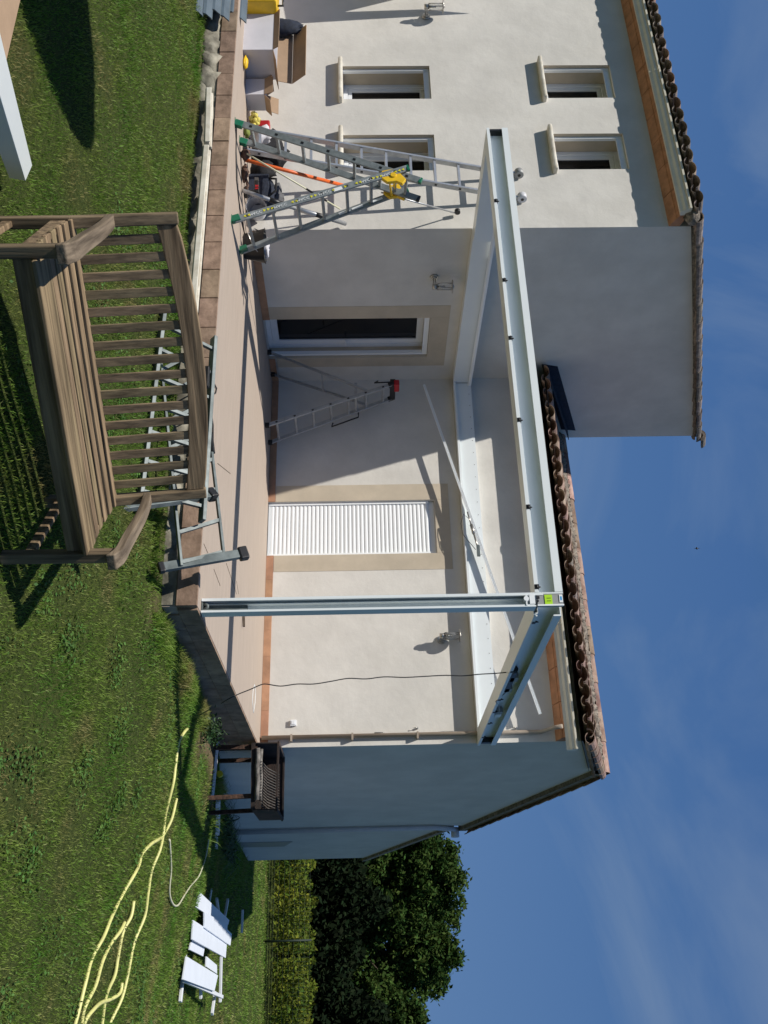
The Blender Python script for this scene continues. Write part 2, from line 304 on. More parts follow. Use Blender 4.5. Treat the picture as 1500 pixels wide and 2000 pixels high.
def grass():
    fx, fy = -.4531, .8911; A0 = math.atan2(fy, fx); cols = []
    for r0, r1, dens, w, h in ((3.0, 6.5, 8200, .0038, .027), (6.5, 10, 4800, .0050, .029), (10, 16, 1900, .0075, .034), (16, 29, 420, .015, .045)):
        half = rad(40); area = half*(r1*r1-r0*r0); n = int(area*dens)
        r = np.sqrt(rng.uniform(r0*r0, r1*r1, n)); a = A0+rng.uniform(-half, half, n); x, y = r*np.cos(a), r*np.sin(a)
        cols.append(np.c_[x, y, np.full(n, w), np.full(n, h)])
    n = 9000; cols.append(np.c_[rng.uniform(-9, -2.6, n), 6.28-np.abs(rng.normal(0, .05, n)), np.full(n, .0045), np.full(n, .06)])
    n = 9000; cols.append(np.c_[-2.46+np.abs(rng.normal(0, .10, n)), rng.uniform(6.3, 9.2, n), np.full(n, .005), np.full(n, .075)])
    n = 9000; cols.append(np.c_[-2.40+np.abs(rng.normal(0, .25, n)), rng.uniform(11.5, 20, n), np.full(n, .008), np.full(n, .12)])
    P = np.concatenate(cols); x, y = P[:, 0], P[:, 1]
    keep = ~((x < -2.5) & (y > 6.44) & (y < 13)) & ~((x < -2.5) & (y >= 13) & (y < 21)) & ~((x < -9) & (y > 5.5))
    clump = np.sin(x*3.1+1.3*np.sin(y*2.3))*np.sin(y*3.7+1.7*np.sin(x*1.9))+.6*np.sin(x*9+y*4)*np.sin(y*11-x*3)
    keep &= rng.uniform(0, 1, len(x)) > dirt_w(x, y)*.93; keep &= rng.uniform(0, 1, len(x)) < (.86+.25*clump)
    P = P[keep]; x, y = P[:, 0], P[:, 1]; clump = clump[keep]; n = len(P); z = tz(x, y)-.004
    w = P[:, 2]*rng.uniform(.6, 1.4, n); h = P[:, 3]*rng.uniform(.35, 1.35, n)*(1+.22*clump); az = rng.uniform(0, 6.283, n); lean = rng.uniform(.15, 1.15, n)*h; la = rng.uniform(0, 6.283, n)
    dx, dy = np.cos(az)*w/2, np.sin(az)*w/2; lx, ly = np.cos(la)*lean, np.sin(la)*lean
    V = np.empty((n, 5, 3)); V[:, 0] = np.c_[x-dx, y-dy, z]; V[:, 1] = np.c_[x+dx, y+dy, z]
    V[:, 2] = np.c_[x+dx*.8+lx*.35, y+dy*.8+ly*.35, z+h*.6]; V[:, 3] = np.c_[x-dx*.8+lx*.35, y-dy*.8+ly*.35, z+h*.6]; V[:, 4] = np.c_[x+lx, y+ly, z+h*.95]
    m = bpy.data.materials.new('grass_blade'); m.use_nodes = True; t = m.node_tree; b = t.nodes['Principled BSDF']; b.inputs['Roughness'].default_value = .55; b.inputs['Specular IOR Level'].default_value = .25
    nn = t.nodes.new; l = t.links.new; geo = nn('ShaderNodeNewGeometry')
    n1 = nn('ShaderNodeTexNoise'); n1.inputs['Scale'].default_value = 1.5; n1.inputs['Detail'].default_value = 5; n1.inputs['Roughness'].default_value = .6; l(geo.outputs['Position'], n1.inputs['Vector'])
    r1 = nn('ShaderNodeValToRGB'); e = r1.color_ramp.elements; e[0].position = .34; e[0].color = (.085, .210, .020, 1); e[1].position = .54; e[1].color = (.185, .275, .045, 1); e2 = r1.color_ramp.elements.new(.64); e2.color = (.26, .235, .085, 1); l(n1.outputs[0], r1.inputs[0])
    r2 = nn('ShaderNodeValToRGB'); r2.color_ramp.interpolation = 'CONSTANT'; e = r2.color_ramp.elements; e[0].position = 0; e[0].color = (0, 0, 0, 1); e[1].position = .93; e[1].color = (.6, .6, .6, 1); l(geo.outputs['Random Per Island'], r2.inputs[0])
    mxn = nn('ShaderNodeMix'); mxn.data_type = 'RGBA'; l(r2.outputs[0], mxn.inputs[0]); l(r1.outputs[0], mxn.inputs[6]); mxn.inputs[7].default_value = (.24, .22, .10, 1)
    hs = nn('ShaderNodeHueSaturation'); mr = nn('ShaderNodeMapRange'); mr.inputs[3].default_value = .7; mr.inputs[4].default_value = 1.4; l(geo.outputs['Random Per Island'], mr.inputs[0]); l(mr.outputs[0], hs.inputs['Value']); l(mxn.outputs[2], hs.inputs['Color'])
    l(hs.outputs[0], b.inputs['Base Color']); tr = nn('ShaderNodeBsdfTranslucent'); l(hs.outputs[0], tr.inputs[0]); ms = nn('ShaderNodeMixShader'); ms.inputs[0].default_value = .35
    l(b.outputs[0], ms.inputs[1]); l(tr.outputs[0], ms.inputs[2]); l(ms.outputs[0], t.nodes['Material Output'].inputs[0])
    o = fast_mesh('grass', V, 5, [(0, 1, 2, 3), (3, 2, 4)], [m]); tag(o, 'short green grass blades covering the lawn', 'grass', kind='stuff')
grass()
def clover():
    r = np.random.default_rng(8); PP = []
    for k in range(260):
        a = math.atan2(.8911, -.4531)+r.uniform(-.6, .3); d = r.uniform(3.5, 15); cx_, cy_ = d*math.cos(a), d*math.sin(a)
        if cx_ < -2.3 and cy_ > 6: continue
        n = int(r.uniform(30, 130)); q = r.normal(size=(n, 2))*r.uniform(.04, .12); x, y = cx_+q[:, 0], cy_+q[:, 1]; PP.append(np.c_[x, y, tz(x, y)+r.uniform(.008, .028, n)])
    P = np.concatenate(PP); n = len(P); a = r.normal(size=(n, 3)); a[:, 2] *= .3; a /= np.linalg.norm(a, axis=1)[:, None]; b = np.cross(a, np.array([0, 0, 1.])+r.normal(size=(n, 3))*.3); b /= np.linalg.norm(b, axis=1)[:, None]
    sz = .010*r.uniform(.6, 1.5, n)[:, None]; V = np.stack([P-a*sz, P-b*sz*.7, P+a*sz, P+b*sz*.7], 1)
    M['clover'] = mat('clover_leaf', (.045, .115, .014), .7, c2=(.09, .19, .028), scale=4, island=.3, trans=.2); o = fast_mesh('clover', V, 4, [(0, 1, 2, 3)], ['clover']); tag(o, 'patches of clover and small weeds in the lawn', 'clover', kind='stuff')
clover()
# ------------------------------------------------------------------ terrace
XT, YT, YW, XS, YF = -2.56, 6.50, 10.95, -7.63, 8.03      # terrace right edge, front edge, low wall, tall side wall, tall facade
def terrace():
    mb = MB(); mb.box(-16, XT, YT, YF-.0, -1.2, 0); mb.box(XS-.02, XT, YF, YW+.1, -1.2, 0)
    te = obj('terrace', mb, 'pave'); tag(te, 'pinkish beige paved terrace raised above the lawn', 'terrace', kind='structure')
    e = MB(); x = XT+.006; jy = [33, 61, 96, 133, 171, 212, 254, 297, 342, 387, 433, 482]; k = 0
    w = .315
    while x > -14:                                          # rough stone edging along the front
        r = random.Random(k); d = .008*r.random()
        e.box(x-w+.005, x-.003, YT-.022-d, YT+.02, -.150-.006*r.random(), -.002); x -= w; k += 1
    y = YT+.024
    while y < YW-.1:                                        # and along the right side, two courses
        e.box(XT-.02, XT+.022, y, min(y+w-.006, YW-.02), -.150, -.003); e.box(XT-.02, XT+.016, y+.12, min(y+w+.114, YW-.02), -.310, -.154); y += w
        if y > 9.0: e.box(XT-.02, XT+.012, y, min(y+w-.006, YW-.02), -.47, -.314)
    obj('edging', e, 'edge', te, bevel=.004)
    c = MB(); x = -14.0; i = 0
    while x < XT-.50:                                       # uneven concrete footing under the edging
        r = random.Random(i+50); l = r.uniform(.25, .5); c.blob((x+l/2, YT+.03, -.27), (l*.75, (.10 if x < -8.3 else .05)+.03*r.random(), .125), i, .3, 12, 7); x += l*.9; i += 1
    c.box(-14, XT-.01, YT-.012, YT+.02, -.9, -.16); c.box(XT-.02, XT+.004, YT, YW, -1.0, -.32)
    obj('footing', c, 'conc', te)
    # small leaves, scraps and scratches
    g = MB(); g.bar((-3.45, 8.95, .012), (-3.30, 8.95, .02), .03, .02)
    single('wood_scrap', g, 'bark', 'small dark wood scrap lying on the terrace right of the post', 'wood scrap', (-3.4, 8.95, 0))
    sc = MB()
    for (x0, y0, x1, y1) in ((418, 1112, 430, 1144), (398, 1062, 406, 1080), (462, 1135, 466, 1160), (442, 1100, 462, 1160), (425, 905, 450, 925), (470, 800, 474, 812)):
        a, b = hit(x0, y0, 2, .001), hit(x1, y1, 2, .001); sc.bar(a, b, .006, .002)
    obj('scratch', sc, 'bark', te, 'thin dark scratches on the paving')
    sc = MB(); pts = [hit(x, y, 2, .002) for x, y in ((497, 1337), (494, 1350), (493, 1370), (495, 1392), (498, 1372), (499, 1350), (497, 1337))]; sc.tube(pts, .004, 5); obj('chalk_mark', sc, 'white', te, 'faint white oval mark on the paving')
terrace()
# ------------------------------------------------------------------ house
H = thing('house', 'white plastered house with a tall and a low wing under clay tile roofs', 'house', (-5.1, 10.95, 0))
def wall_holes(mb, O, u, v, n, Wd, Hg, holes, depth, rm=0):
    """front face cells on plane O + a u + b v, reveals going in by depth (against n)"""
    O, u, v, n = Vector(O), Vector(u), Vector(v), Vector(n)
    us = sorted({0, Wd, *[h[0] for h in holes], *[h[1] for h in holes]}); vs = sorted({0, Hg, *[h[2] for h in holes], *[h[3] for h in holes]})
    P = lambda a, b, d=0: O+u*a+v*b-n*d
    flip = u.cross(v).dot(n) < 0
    def q(p, mi=0): mb.add(p[::-1] if flip else p, [(0, 1, 2, 3)], mi)
    for i in range(len(us)-1):
        for j in range(len(vs)-1):
            ca, cb = (us[i]+us[i+1])/2, (vs[j]+vs[j+1])/2
            if any(h[0] < ca < h[1] and h[2] < cb < h[3] for h in holes): continue
            q([P(us[i], vs[j]), P(us[i+1], vs[j]), P(us[i+1], vs[j+1]), P(us[i], vs[j+1])])
    for a, b, c, d in holes:
        q([P(a, c), P(a, d), P(a, d, depth), P(a, c, depth)], rm); q([P(b, d), P(b, c), P(b, c, depth), P(b, d, depth)], rm)
        q([P(a, d), P(b, d), P(b, d, depth), P(a, d, depth)]); q([P(b, c), P(a, c), P(a, c, depth), P(b, c, depth)])
        q([P(a, c, depth), P(b, c, depth), P(b, d, depth), P(a, d, depth)])
WX = [(-10.315, -9.725), (-9.11, -8.525)]; WZ = [(1.06, 2.14), (3.545, 4.40)]
X0 = -16.0
def walls():
    mb = MB(); wall_holes(mb, (X0, YF, -1), (1, 0, 0), (0, 0, 1), (0, -1, 0), XS-X0, 5.78, [(a-X0, b-X0, c+1, d+1) for a, b in WX for c, d in WZ], .36, 1)
    mb.add([(X0, YF, 4.78), (XS, YF, 4.78), (XS, YF, 4.97), (X0, YF, 4.97)], [(0, 1, 2, 3)])
    obj('wall', mb, ['wall', 'band'], H, 'sunlit front wall of the tall wing')
    mb = MB(); wall_holes(mb, (XS, YF, -1), (0, 1, 0), (0, 0, 1), (1, 0, 0), 4.53, 5.97, [(9.6-YF, 10.42-YF, 1.0, 3.12)], .26, 1)
    mb.add([(XS, YF, 4.97), (XS, 12.56, 4.97), (XS, 12.56, 6.40)], [(0, 1, 2)])
    mb.add([(XS, 12.56, -1), (X0, 12.56, -1), (X0, 12.56, 6.40), (XS, 12.56, 6.40)], [(0, 1, 2, 3)])
    mb.add([(X0, YF, -1), (X0, YF, 4.97), (X0, 12.56, 6.40), (X0, 12.56, -1)], [(0, 1, 2, 3)])
    obj('wall', mb, ['wall', 'band'], H, 'shaded side wall of the tall wing')
    mb = MB(); wall_holes(mb, (XS, YW, -1.2), (1, 0, 0), (0, 0, 1), (0, -1, 0), XT-XS, 4.74, [(-5.735-XS, -4.975-XS, 1.2, 3.355)], .20)
    mb.add([(XS, YW, 3.54), (XT, YW, 3.54), (XT, YW, 3.70), (XS, YW, 3.70)], [(0, 1, 2, 3)])
    obj('wall', mb, 'wall', H, 'front wall of the low wing')
    mb = MB(); g = [(XT, YW, -1.6), (XT, 16.95, -1.6), (XT, 16.95, 2.86), (XT, 12.53, 4.24), (XT, YW, 3.72)]
    mb.add(g, [(0, 1, 2, 3, 4)]); mb.add([(XT, 16.95, -1.6), (XT, 20.9, -1.6), (XT, 20.9, 1.20), (XT, 16.95, 2.70)], [(0, 1, 2, 3)])
    mb.add([(XT, 20.9, -1.6), (X0, 20.9, -1.6), (X0, 20.9, 1.2), (XT, 20.9, 1.2)], [(0, 1, 2, 3)]); mb.add([(X0, YW, -1.6), (X0, 20.9, -1.6), (X0, 20.9, 1.2), (X0, 12.5, 4.2), (X0, YW, 3.7)], [(0, 1, 2, 3, 4)])
    obj('wall', mb, 'wall', H, 'shaded gable wall at the right end')
    a = MB()                                               # narrow blind panel at the extension's foot
    a.prism([(XT, 18.3, -1.2), (XT, 18.9, -1.2), (XT, 18.9, -.35), (XT, 18.3, -.15)], (.01, 0, 0)); obj('door', a, 'plate', H, 'dark low door at the back of the gable wall')
walls()
def rect_frame(mb, P, a0, a1, b0, b1, t, d0, d1, mi=0):
    """frame of width t between depths; P(a, b, d)"""
    for (p, q, r, s) in ((a0, a0+t, b0, b1), (a1-t, a1, b0, b1), (a0+t, a1-t, b0, b0+t), (a0+t, a1-t, b1-t, b1)):
        vs = [P(x, y, d) for x in (p, q) for y in (r, s) for d in (d0, d1)]
        mb.add(vs, [(0, 1, 3, 2), (4, 6, 7, 5), (0, 4, 5, 1), (2, 3, 7, 6), (0, 2, 6, 4), (1, 5, 7, 3)], mi)
def windows():
    for (a, b) in WX:
        for k, (c, d) in enumerate(WZ):
            P = lambda x, z, dd: Vector((x, YF+dd, z))
            f = MB(); rect_frame(f, P, a+.002, b-.002, c+.002, d-.002, .055, .27, .345); rect_frame(f, P, a+.060, b-.060, c+.060, d-.060, .05, .285, .33)
            fo = obj('window', f, 'pvc', H, bevel=.004)
            g = MB(); g.box(a+.108, b-.108, YF+.305, YF+.315, c+.108, d-.108); obj('pane', g, 'glass', fo)
            s = MB(); s.box(a-.07, b+.075, YF-.10, YF+.265, c-.055, c-.002); obj('sill', s, 'creamd', fo, bevel=.02)
            for x in (a+.002, b-.032): r = MB(); r.box(x, x+.03, YF+.045, YF+.085, c, d-.002); obj('shutter_rail', r, 'whiter', fo)
            h = MB(); h.box(a+.034, b-.034, YF+.05, YF+.08, d-.075, d-.003); obj('roller_shutter', h, 'pvc', fo)
    # side door in the shaded wall (glass door)
    P = lambda y, z, dd: Vector((XS-dd, y, z))
    f = MB(); rect_frame(f, P, 9.602, 10.418, .002, 2.118, .06, .17, .24); rect_frame(f, P, 9.664, 10.356, .064, 2.056, .085, .18, .23)
    fo = obj('door', f, 'pvc', H, 'white framed glass door in the shaded side wall', bevel=.004)
    g = MB(); g.box(XS-.21, XS-.20, 9.75, 10.27, .15, 1.97); obj('pane', g, 'glass', fo)
    g = MB(); g.bar((XS-.17, 10.31, 1.03), (XS-.12, 10.31, 1.03), .02, .02); g.bar((XS-.12, 10.32, 1.03), (XS-.12, 10.20, 1.03), .02, .02); obj('handle', g, 'pvc', fo)
    r = MB()
    for y in (9.602, 10.378): r.box(XS-.085, XS-.035, y, y+.038, .01, 2.116)
    r.box(XS-.085, XS-.035, 9.642, 10.376, 2.05, 2.114); obj('shutter_rail', r, 'whiter', fo)
    s = MB()
    s.box(XS, XS+.004, 9.36, 9.597, .01, 2.36); s.box(XS, XS+.004, 10.423, 10.62, .01, 2.36); s.box(XS, XS+.004, 9.599, 10.421, 2.123, 2.36); obj('door_surround', s, 'band', H)
    # closed roller shutter in the low wall
    s = MB(); a, b = -5.735, -4.975
    s.box(a-.235, a-.003, YW-.004, YW, .095, 2.345); s.box(b+.003, b+.225, YW-.004, YW, .095, 2.345); s.box(a-.001, b+.001, YW-.004, YW, 2.159, 2.345); obj('door_surround', s, 'band', H)
    d = MB(); n = 39; z = .03; st = (2.075-.03)/n
    prof = [(0, .010), (.25, .0), (.6, -.001), (.88, .004), (.93, .014), (1, .014)]
    for k in range(n):
        ps = [(z+st*t, YW+.045+y) for t, y in prof]; vs = [(x, y, zz) for zz, y in ps for x in (a+.035, b-.035)]
        d.add(vs, [(2*i, 2*i+1, 2*i+3, 2*i+2) for i in range(len(ps)-1)]); z += st
    d.box(a+.035, b-.035, YW+.04, YW+.06, .004, .03); so_ = obj('roller_shutter', d, 'whiter', H, 'closed white roller shutter in the low wall')
    for xx in (a+.002, b-.034): r = MB(); r.box(xx, xx+.032, YW+.03, YW+.075, .003, 2.08); obj('shutter_rail', r, 'whiter', so_)
    r = MB(); r.box(a+.003, b-.003, YW+.06, YW+.10, 2.06, 2.152); obj('shutter_box', r, 'pvc', so_)
    # terracotta skirting tiles
    s = MB(); x = a-.003
    while x > XS+.03: s.box(max(x-.33, XS+.01)+.002, x, YW-.012, YW, .002, .090); x -= .33
    obj('skirting', s, 'skirt', H); s = MB(); x = b+.003
    while x < XT-.02: s.box(x, min(x+.33, XT-.004)-.002, YW-.012, YW, .002, .090); x += .33
    obj('skirting', s, 'skirt', H); s = MB(); y = YF+.01
    while y < 9.55: s.box(XS, XS+.012, y, min(y+.33, 9.598)-.002, .002, .09); y += .33
    obj('skirting', s, 'skirt', H); s = MB(); s.box(XS, XS+.012, 10.424, 10.68, .002, .09); s.box(XS, XS+.012, 10.683, 10.935, .002, .09); obj('skirting', s, 'skirt', H)
    e = MB(); p = hit(573, 1413, 1, YW); e.box(p.x-.035, p.x+.035, YW-.035, YW, p.z-.035, p.z+.035); e.box(p.x-.022, p.x+.022, YW-.042, YW-.035, p.z-.022, p.z+.022); obj('socket_box', e, 'pvc', H, bevel=.006)
windows()
def arc_tile(mb, p, d, r0, r1, up, flip=False, th=.012, mi=0, n=8, full=math.pi, flat=False):
    """half-pipe clay tile from p along d; radius r0 -> r1; th thickness"""
    p, d, up = Vector(p), Vector(d), Vector(up).normalized(); dn = d.normalized(); s = dn.cross(up); vs = []
    sg = -1 if flip else 1
    for q, r in ((p, r0), (p+d, r1)):
        for rr in (r, r-th):
            for i in range(n+1):
                a = (math.pi-full)/2+full*i/n; vs.append(q+s*math.cos(a)*rr+up*(math.sin(a)*rr*sg*(.62 if flat else .85)))
    m = n+1; fs = []
    for i in range(n):
        fs += [(i, i+1, 2*m+i+1, 2*m+i), (m+i+1, m+i, 3*m+i, 3*m+i+1), (i+1, i, m+i, m+i+1)]
    fs += [(0, 2*m, 3*m, m), (n, m+n, 3*m+n, 2*m+n)]
    mb.add(vs, fs, mi, False)
def tiled(name, x0, x1, ya, za, yb, zb, label, gp=.12):
    """canal tiles running up from (ya, za) to (yb, zb)"""
    mb = MB(); d = Vector((0, yb-ya, zb-za)); Ls = d.length; dn = d/Ls; up = Vector((0, -dn.z, dn.y)) if yb > ya else Vector((0, dn.z, -dn.y)); up = up if up.z > 0 else -up
    row = .355; nr = int(round(Ls/row)); row = Ls/nr; nc = int(round((x1-x0)/.215)); pit = (x1-x0)/nc
    for j in range(nr):
        for i in range(nc):
            r = random.Random(i*97+j*13+int(x0*10)); x = x0+pit*(i+.5)+r.uniform(-.006, .006); base = Vector((x, ya, za))+dn*(row*j+r.uniform(-.015, .015))+up*(.045+r.uniform(0, .008))
            arc_tile(mb, base+up*.016, dn*(row*1.12)-up*.014, .101, .088, up, th=.007, mi=0 if r.random() > gp else 1, flat=True)
            arc_tile(mb, base+Vector((pit/2, 0, 0))+up*.0, dn*(row*1.12)-up*.012, .060, .072, up, True, th=.007, mi=0 if gp < .5 else 1, flat=True)
    mb2 = MB(); a = Vector((x0, ya+.02*dn.y, za))-up*.035; b = Vector((x1, ya+.02*dn.y, za))-up*.035
    mb.add([a, b, b+d, a+d], [(0, 1, 2, 3)], 2)
    return obj(name, mb, ['tile', 'tileg', 'dirt'], H, label)
def roofs():
    tiled('roof', -7.56, -2.50, 10.56, 3.65, 12.42, 4.13, 'low wing roof of curved clay tiles')
    tiled('roof', -13.6, -7.66, 7.72, 4.90, 12.6, 6.38, 'tall wing roof of curved clay tiles', .75)
    # back slopes (unseen side), simple tiled sheet
    mb = MB()
    mb.add([(X0, 12.55, 4.33), (XT+.06, 12.55, 4.33), (XT+.06, 17.15, 2.93), (X0, 17.15, 2.93)], [(0, 1, 2, 3)])
    mb.add([(X0, 12.55, 4.20), (XT+.06, 12.55, 4.20), (XT+.06, 17.15, 2.80), (X0, 17.15, 2.80)], [(3, 2, 1, 0)])
    mb.add([(XT+.06, 12.55, 4.20), (XT+.06, 17.15, 2.80), (XT+.06, 17.15, 2.93), (XT+.06, 12.55, 4.33)], [(0, 1, 2, 3)]); mb.add([(X0, 17.15, 2.80), (XT+.06, 17.15, 2.80), (XT+.06, 17.15, 2.93), (X0, 17.15, 2.93)], [(3, 2, 1, 0)])
    mb.prism([(X0, 16.96, 2.62), (XT+.05, 16.96, 2.62), (XT+.05, 21.05, 1.10), (X0, 21.05, 1.10)], (0, 0, .09))
    obj('roof', mb, 'tileg', H, 'rear roof slopes')
    v = MB(); y, z = 10.62, 3.74                               # verge tiles up the right gable
    dn = Vector((0, 1.93, .56)).normalized(); up = Vector((0, -dn.z, dn.y))
    for k in range(6): arc_tile(v, Vector((XT+.04, 10.58, 3.70))+dn*(.345*k), dn*.40, .095, .082, up, th=.014, full=math.pi*1.05)
    dn2 = Vector((0, 4.6, -1.40)).normalized(); up2 = Vector((0, -dn2.z, dn2.y))
    for k in range(13): arc_tile(v, Vector((XT+.03, 17.15, 2.90))-dn2*(.355*k), -dn2*.41, .09, .078, up2, th=.014)
    obj('verge_tile', v, 'tile', H, 'rounded tiles along the right gable verge')
    v = MB(); dn = Vector((0, 4.6, 1.43)).normalized(); up = Vector((0, -dn.z, dn.y))   # verge of the tall wing
    for k in range(13): arc_tile(v, Vector((XS+.035, 7.84, 5.0))+dn*(.375*k)-up*.028, dn*.43-up*.012, .088, .078, up, th=.014, full=math.pi*1.15, mi=1)
    arc_tile(v, Vector((XS+.04, 12.48, 6.46)), dn*.25, .10, .095, up, th=.05, mi=1)
    v.blob((XS+.02, 7.87, 4.93), (.09, .09, .085), 3, .3, 10, 7, 2); v.box(XS-.02, XS+.018, 7.93, 12.56, 0, 0) if False else None
    v.add([(XS+.02, 8.03, 4.975), (XS+.02, 12.56, 6.385), (XS+.02, 12.56, 6.43), (XS+.02, 8.03, 5.02)], [(0, 1, 2, 3)], 2)
    obj('verge_tile', v, ['tile', 'tileg', 'mortar'], H, 'grey rounded tiles along the rake of the tall wing')
    r = MB(); x = XT+.06; k = 0                                  # ridge of the low wing: mortar + tiles
    while x > XS+.05:
        arc_tile(r, (x, 12.55, 4.285+.004*math.sin(k*2)), (-.44, 0, .006), .125, .11, (0, 0, 1), th=.016, full=math.pi*.9); x -= .40; k += 1
    obj('ridge_tile', r, 'tile', H, 'row of pale ridge tiles')
    mo = MB(); n = 60
    for i in range(n):
        a = XS+.02+(XT-XS)*i/n; b = XS+.02+(XT-XS)*(i+1)/n; rr = random.Random(i); h = .02*rr.random()
        mo.blob(((a+b)/2, 12.40+.02*rr.random(), 4.215+h), ((b-a)*.9, .05, .075), i, .35, 8, 5)
    obj('ridge_mortar', mo, 'mortar', H)
    fl = MB(); fl.prism([(XS, 10.62, 3.70), (XS, 12.30, 4.27), (XS, 12.34, 4.50), (XS, 10.68, 3.93)], (.012, 0, 0)); fl.prism([(XS+.012, 10.62, 3.765), (XS+.20, 10.62, 3.765), (XS+.20, 12.3, 4.36), (XS+.012, 12.3, 4.36)], (0, 0, .01)); obj('flashing', fl, 'navy', H, 'dark lead flashing against the tall wall')
    # terracotta soffit corbels and gutters
    for (xa, xb, yw, zw, yo, zo, gl, gx) in ((-13.6, XS+.0, YF, 4.715, 7.86, 4.795, 'tall', XS+.0), (XS+.003, XT+.0, YW, 3.407, 10.73, 3.48, 'low', XT+.16)):
        s = MB(); x = xb; k = 0
        ym, zm = (yw*.3+yo*.7), (zw*.3+zo*.7)
        while x > xa+.02:
            x2 = max(x-.42, xa); s.prism([(x2+.004, yw, zw), (x2+.004, ym, zm), (x2+.004, ym, zm+.10), (x2+.004, yw, zw+.12)], (x-x2-.008, 0, 0)); s.prism([(x2+.004, ym+.0, zm+.006), (x2+.004, yo, zo+.006), (x2+.004, yo, zo+.10), (x2+.004, ym, zm+.10)], (x-x2-.008, 0, 0)); x = x2
        obj('soffit', s, 'terra', H, f'terracotta corbel under the eaves of the {gl} wing')
        g = MB(); y1, z1 = yo-.006, zo-.005                    # K-profile gutter
        pr = [(y1, z1+.10), (y1, z1), (y1-.055, z1-.012), (y1-.066, z1+.02), (y1-.088, z1+.045), (y1-.094, z1+.075), (y1-.112, z1+.085), (y1-.115, z1+.105), (y1-.100, z1+.107), (y1-.082, z1+.085), (y1-.060, z1+.03), (y1-.012, z1+.02), (y1-.010, z1+.10)]
        g.prism([(xa, y, z) for y, z in pr], (gx-xa, 0, 0)); go = obj('gutter', g, 'cream', H, f'cream gutter of the {gl} wing')
        g = MB(); pc = pr[:9]; g.prism([(gx+.001, y, z) for y, z in pc], (.004, 0, 0))
        obj('gutter_end', g, 'cream', go)
        for xx in ([-5.2, -3.9, -3.1] if gl == 'low' else [-9.9]): g = MB(); g.prism([(xx, y-.003, z-.003) for y, z in pr[1:9]], (.03, 0, 0)); obj('gutter_joint', g, 'cream', go)
    # downpipes
    d = MB(); d.tube([(XT-.105, 10.66, 3.44), (XT-.105, 10.72, 3.36), (XT-.105, YW-.045, 3.24), (XT-.105, YW-.045, 3.0), (XT-.105, YW-.045, .02)], .025, 12)
    for z in (.35, 1.05, 1.8, 2.55): d.box(XT-.135, XT-.055, YW-.075, YW, z, z+.022)
    obj('downpipe', d, mat('downpipe_brown', (.34, .28, .22), .5, .1, 5), H, 'brown downpipe at the front corner of the low wing')
    d = MB(); d.tube([(XT+.05, 17.0, 2.72), (XT+.05, 16.9, 2.55), (XT+.05, 16.78, 2.35), (XT+.05, 16.78, -1.2)], .04, 10); d.tube([(XT+.0, 17.15, 2.74), (XT+.16, 17.15, 2.74)], .07, 10)
    obj('downpipe', d, 'cardw', H, 'grey downpipe on the gable wall')
roofs()
# ------------------------------------------------------------------ wall lamps
def wall_lamp(x, y, ax, v, n, label):
    """steel lamp: round wall plate, arm, glass cylinder, flat disc lid; n = outward normal"""
    p = hit(x, y, ax, v); n = Vector(n); t = thing('wall_lamp', label, 'lamp', p, 'steel lamps on the house walls')
    b = MB(); b.cyl(p, p+n*.025, .052, 20); b.cyl(p+n*.025, p+n*.04, .035, 16); obj('wall_plate', b, 'steelp', t)
    a = MB(); q = p+n*.15; a.tube([p+n*.03+Vector((0, 0, -.01)), p+n*.10+Vector((0, 0, -.01)), q+Vector((0, 0, -.005))], .008, 8); a.tube([p+n*.03+Vector((0, 0, .012)), q+Vector((0, 0, .012))], .006, 8); a.cyl(q+Vector((0, 0, -.03)), q+Vector((0, 0, .03)), .032, 16); obj('arm', a, 'steelp', t)
    g = MB(); g.cyl(q+Vector((0, 0, .03)), q+Vector((0, 0, .20)), .042, 20); gm = bpy.data.materials.get('lamp_glass')
    if not gm:
        gm = mat('lamp_glass', (.85, .86, .86), .1); gm.node_tree.nodes['Principled BSDF'].inputs['Transmission Weight'].default_value = .9; gm.node_tree.nodes['Principled BSDF'].inputs['IOR'].default_value = 1.15
    obj('glass', g, gm, t)
    r = MB(); sx = n.cross(Vector((0, 0, 1)))
    for k in range(3):
        aa = 2*math.pi*k/3; o = n*math.cos(aa)*.046+sx*math.sin(aa)*.046; r.cyl(q+o+Vector((0, 0, .02)), q+o+Vector((0, 0, .205)), .004, 6)
    r.cyl(q+Vector((0, 0, .03)), q+Vector((0, 0, .12)), .012, 8); obj('cage', r, 'steelp', t)
    l = MB(); l.cyl(q+Vector((0, 0, .205)), q+Vector((0, 0, .213)), .080, 24); l.cyl(q+Vector((0, 0, .213)), q+Vector((0, 0, .232)), .03, 16, 0, .01); obj('lid', l, 'steelp', t)
wall_lamp(862, 1250, 1, YW, (0, -1, 0), 'steel wall lamp in the sun on the low front wall')
wall_lamp(848, 541, 0, XS, (1, 0, 0), 'steel wall lamp on the shaded side wall')
wall_lamp(832, 34, 1, YF, (0, -1, 0), 'steel wall lamp left of the windows on the tall front')
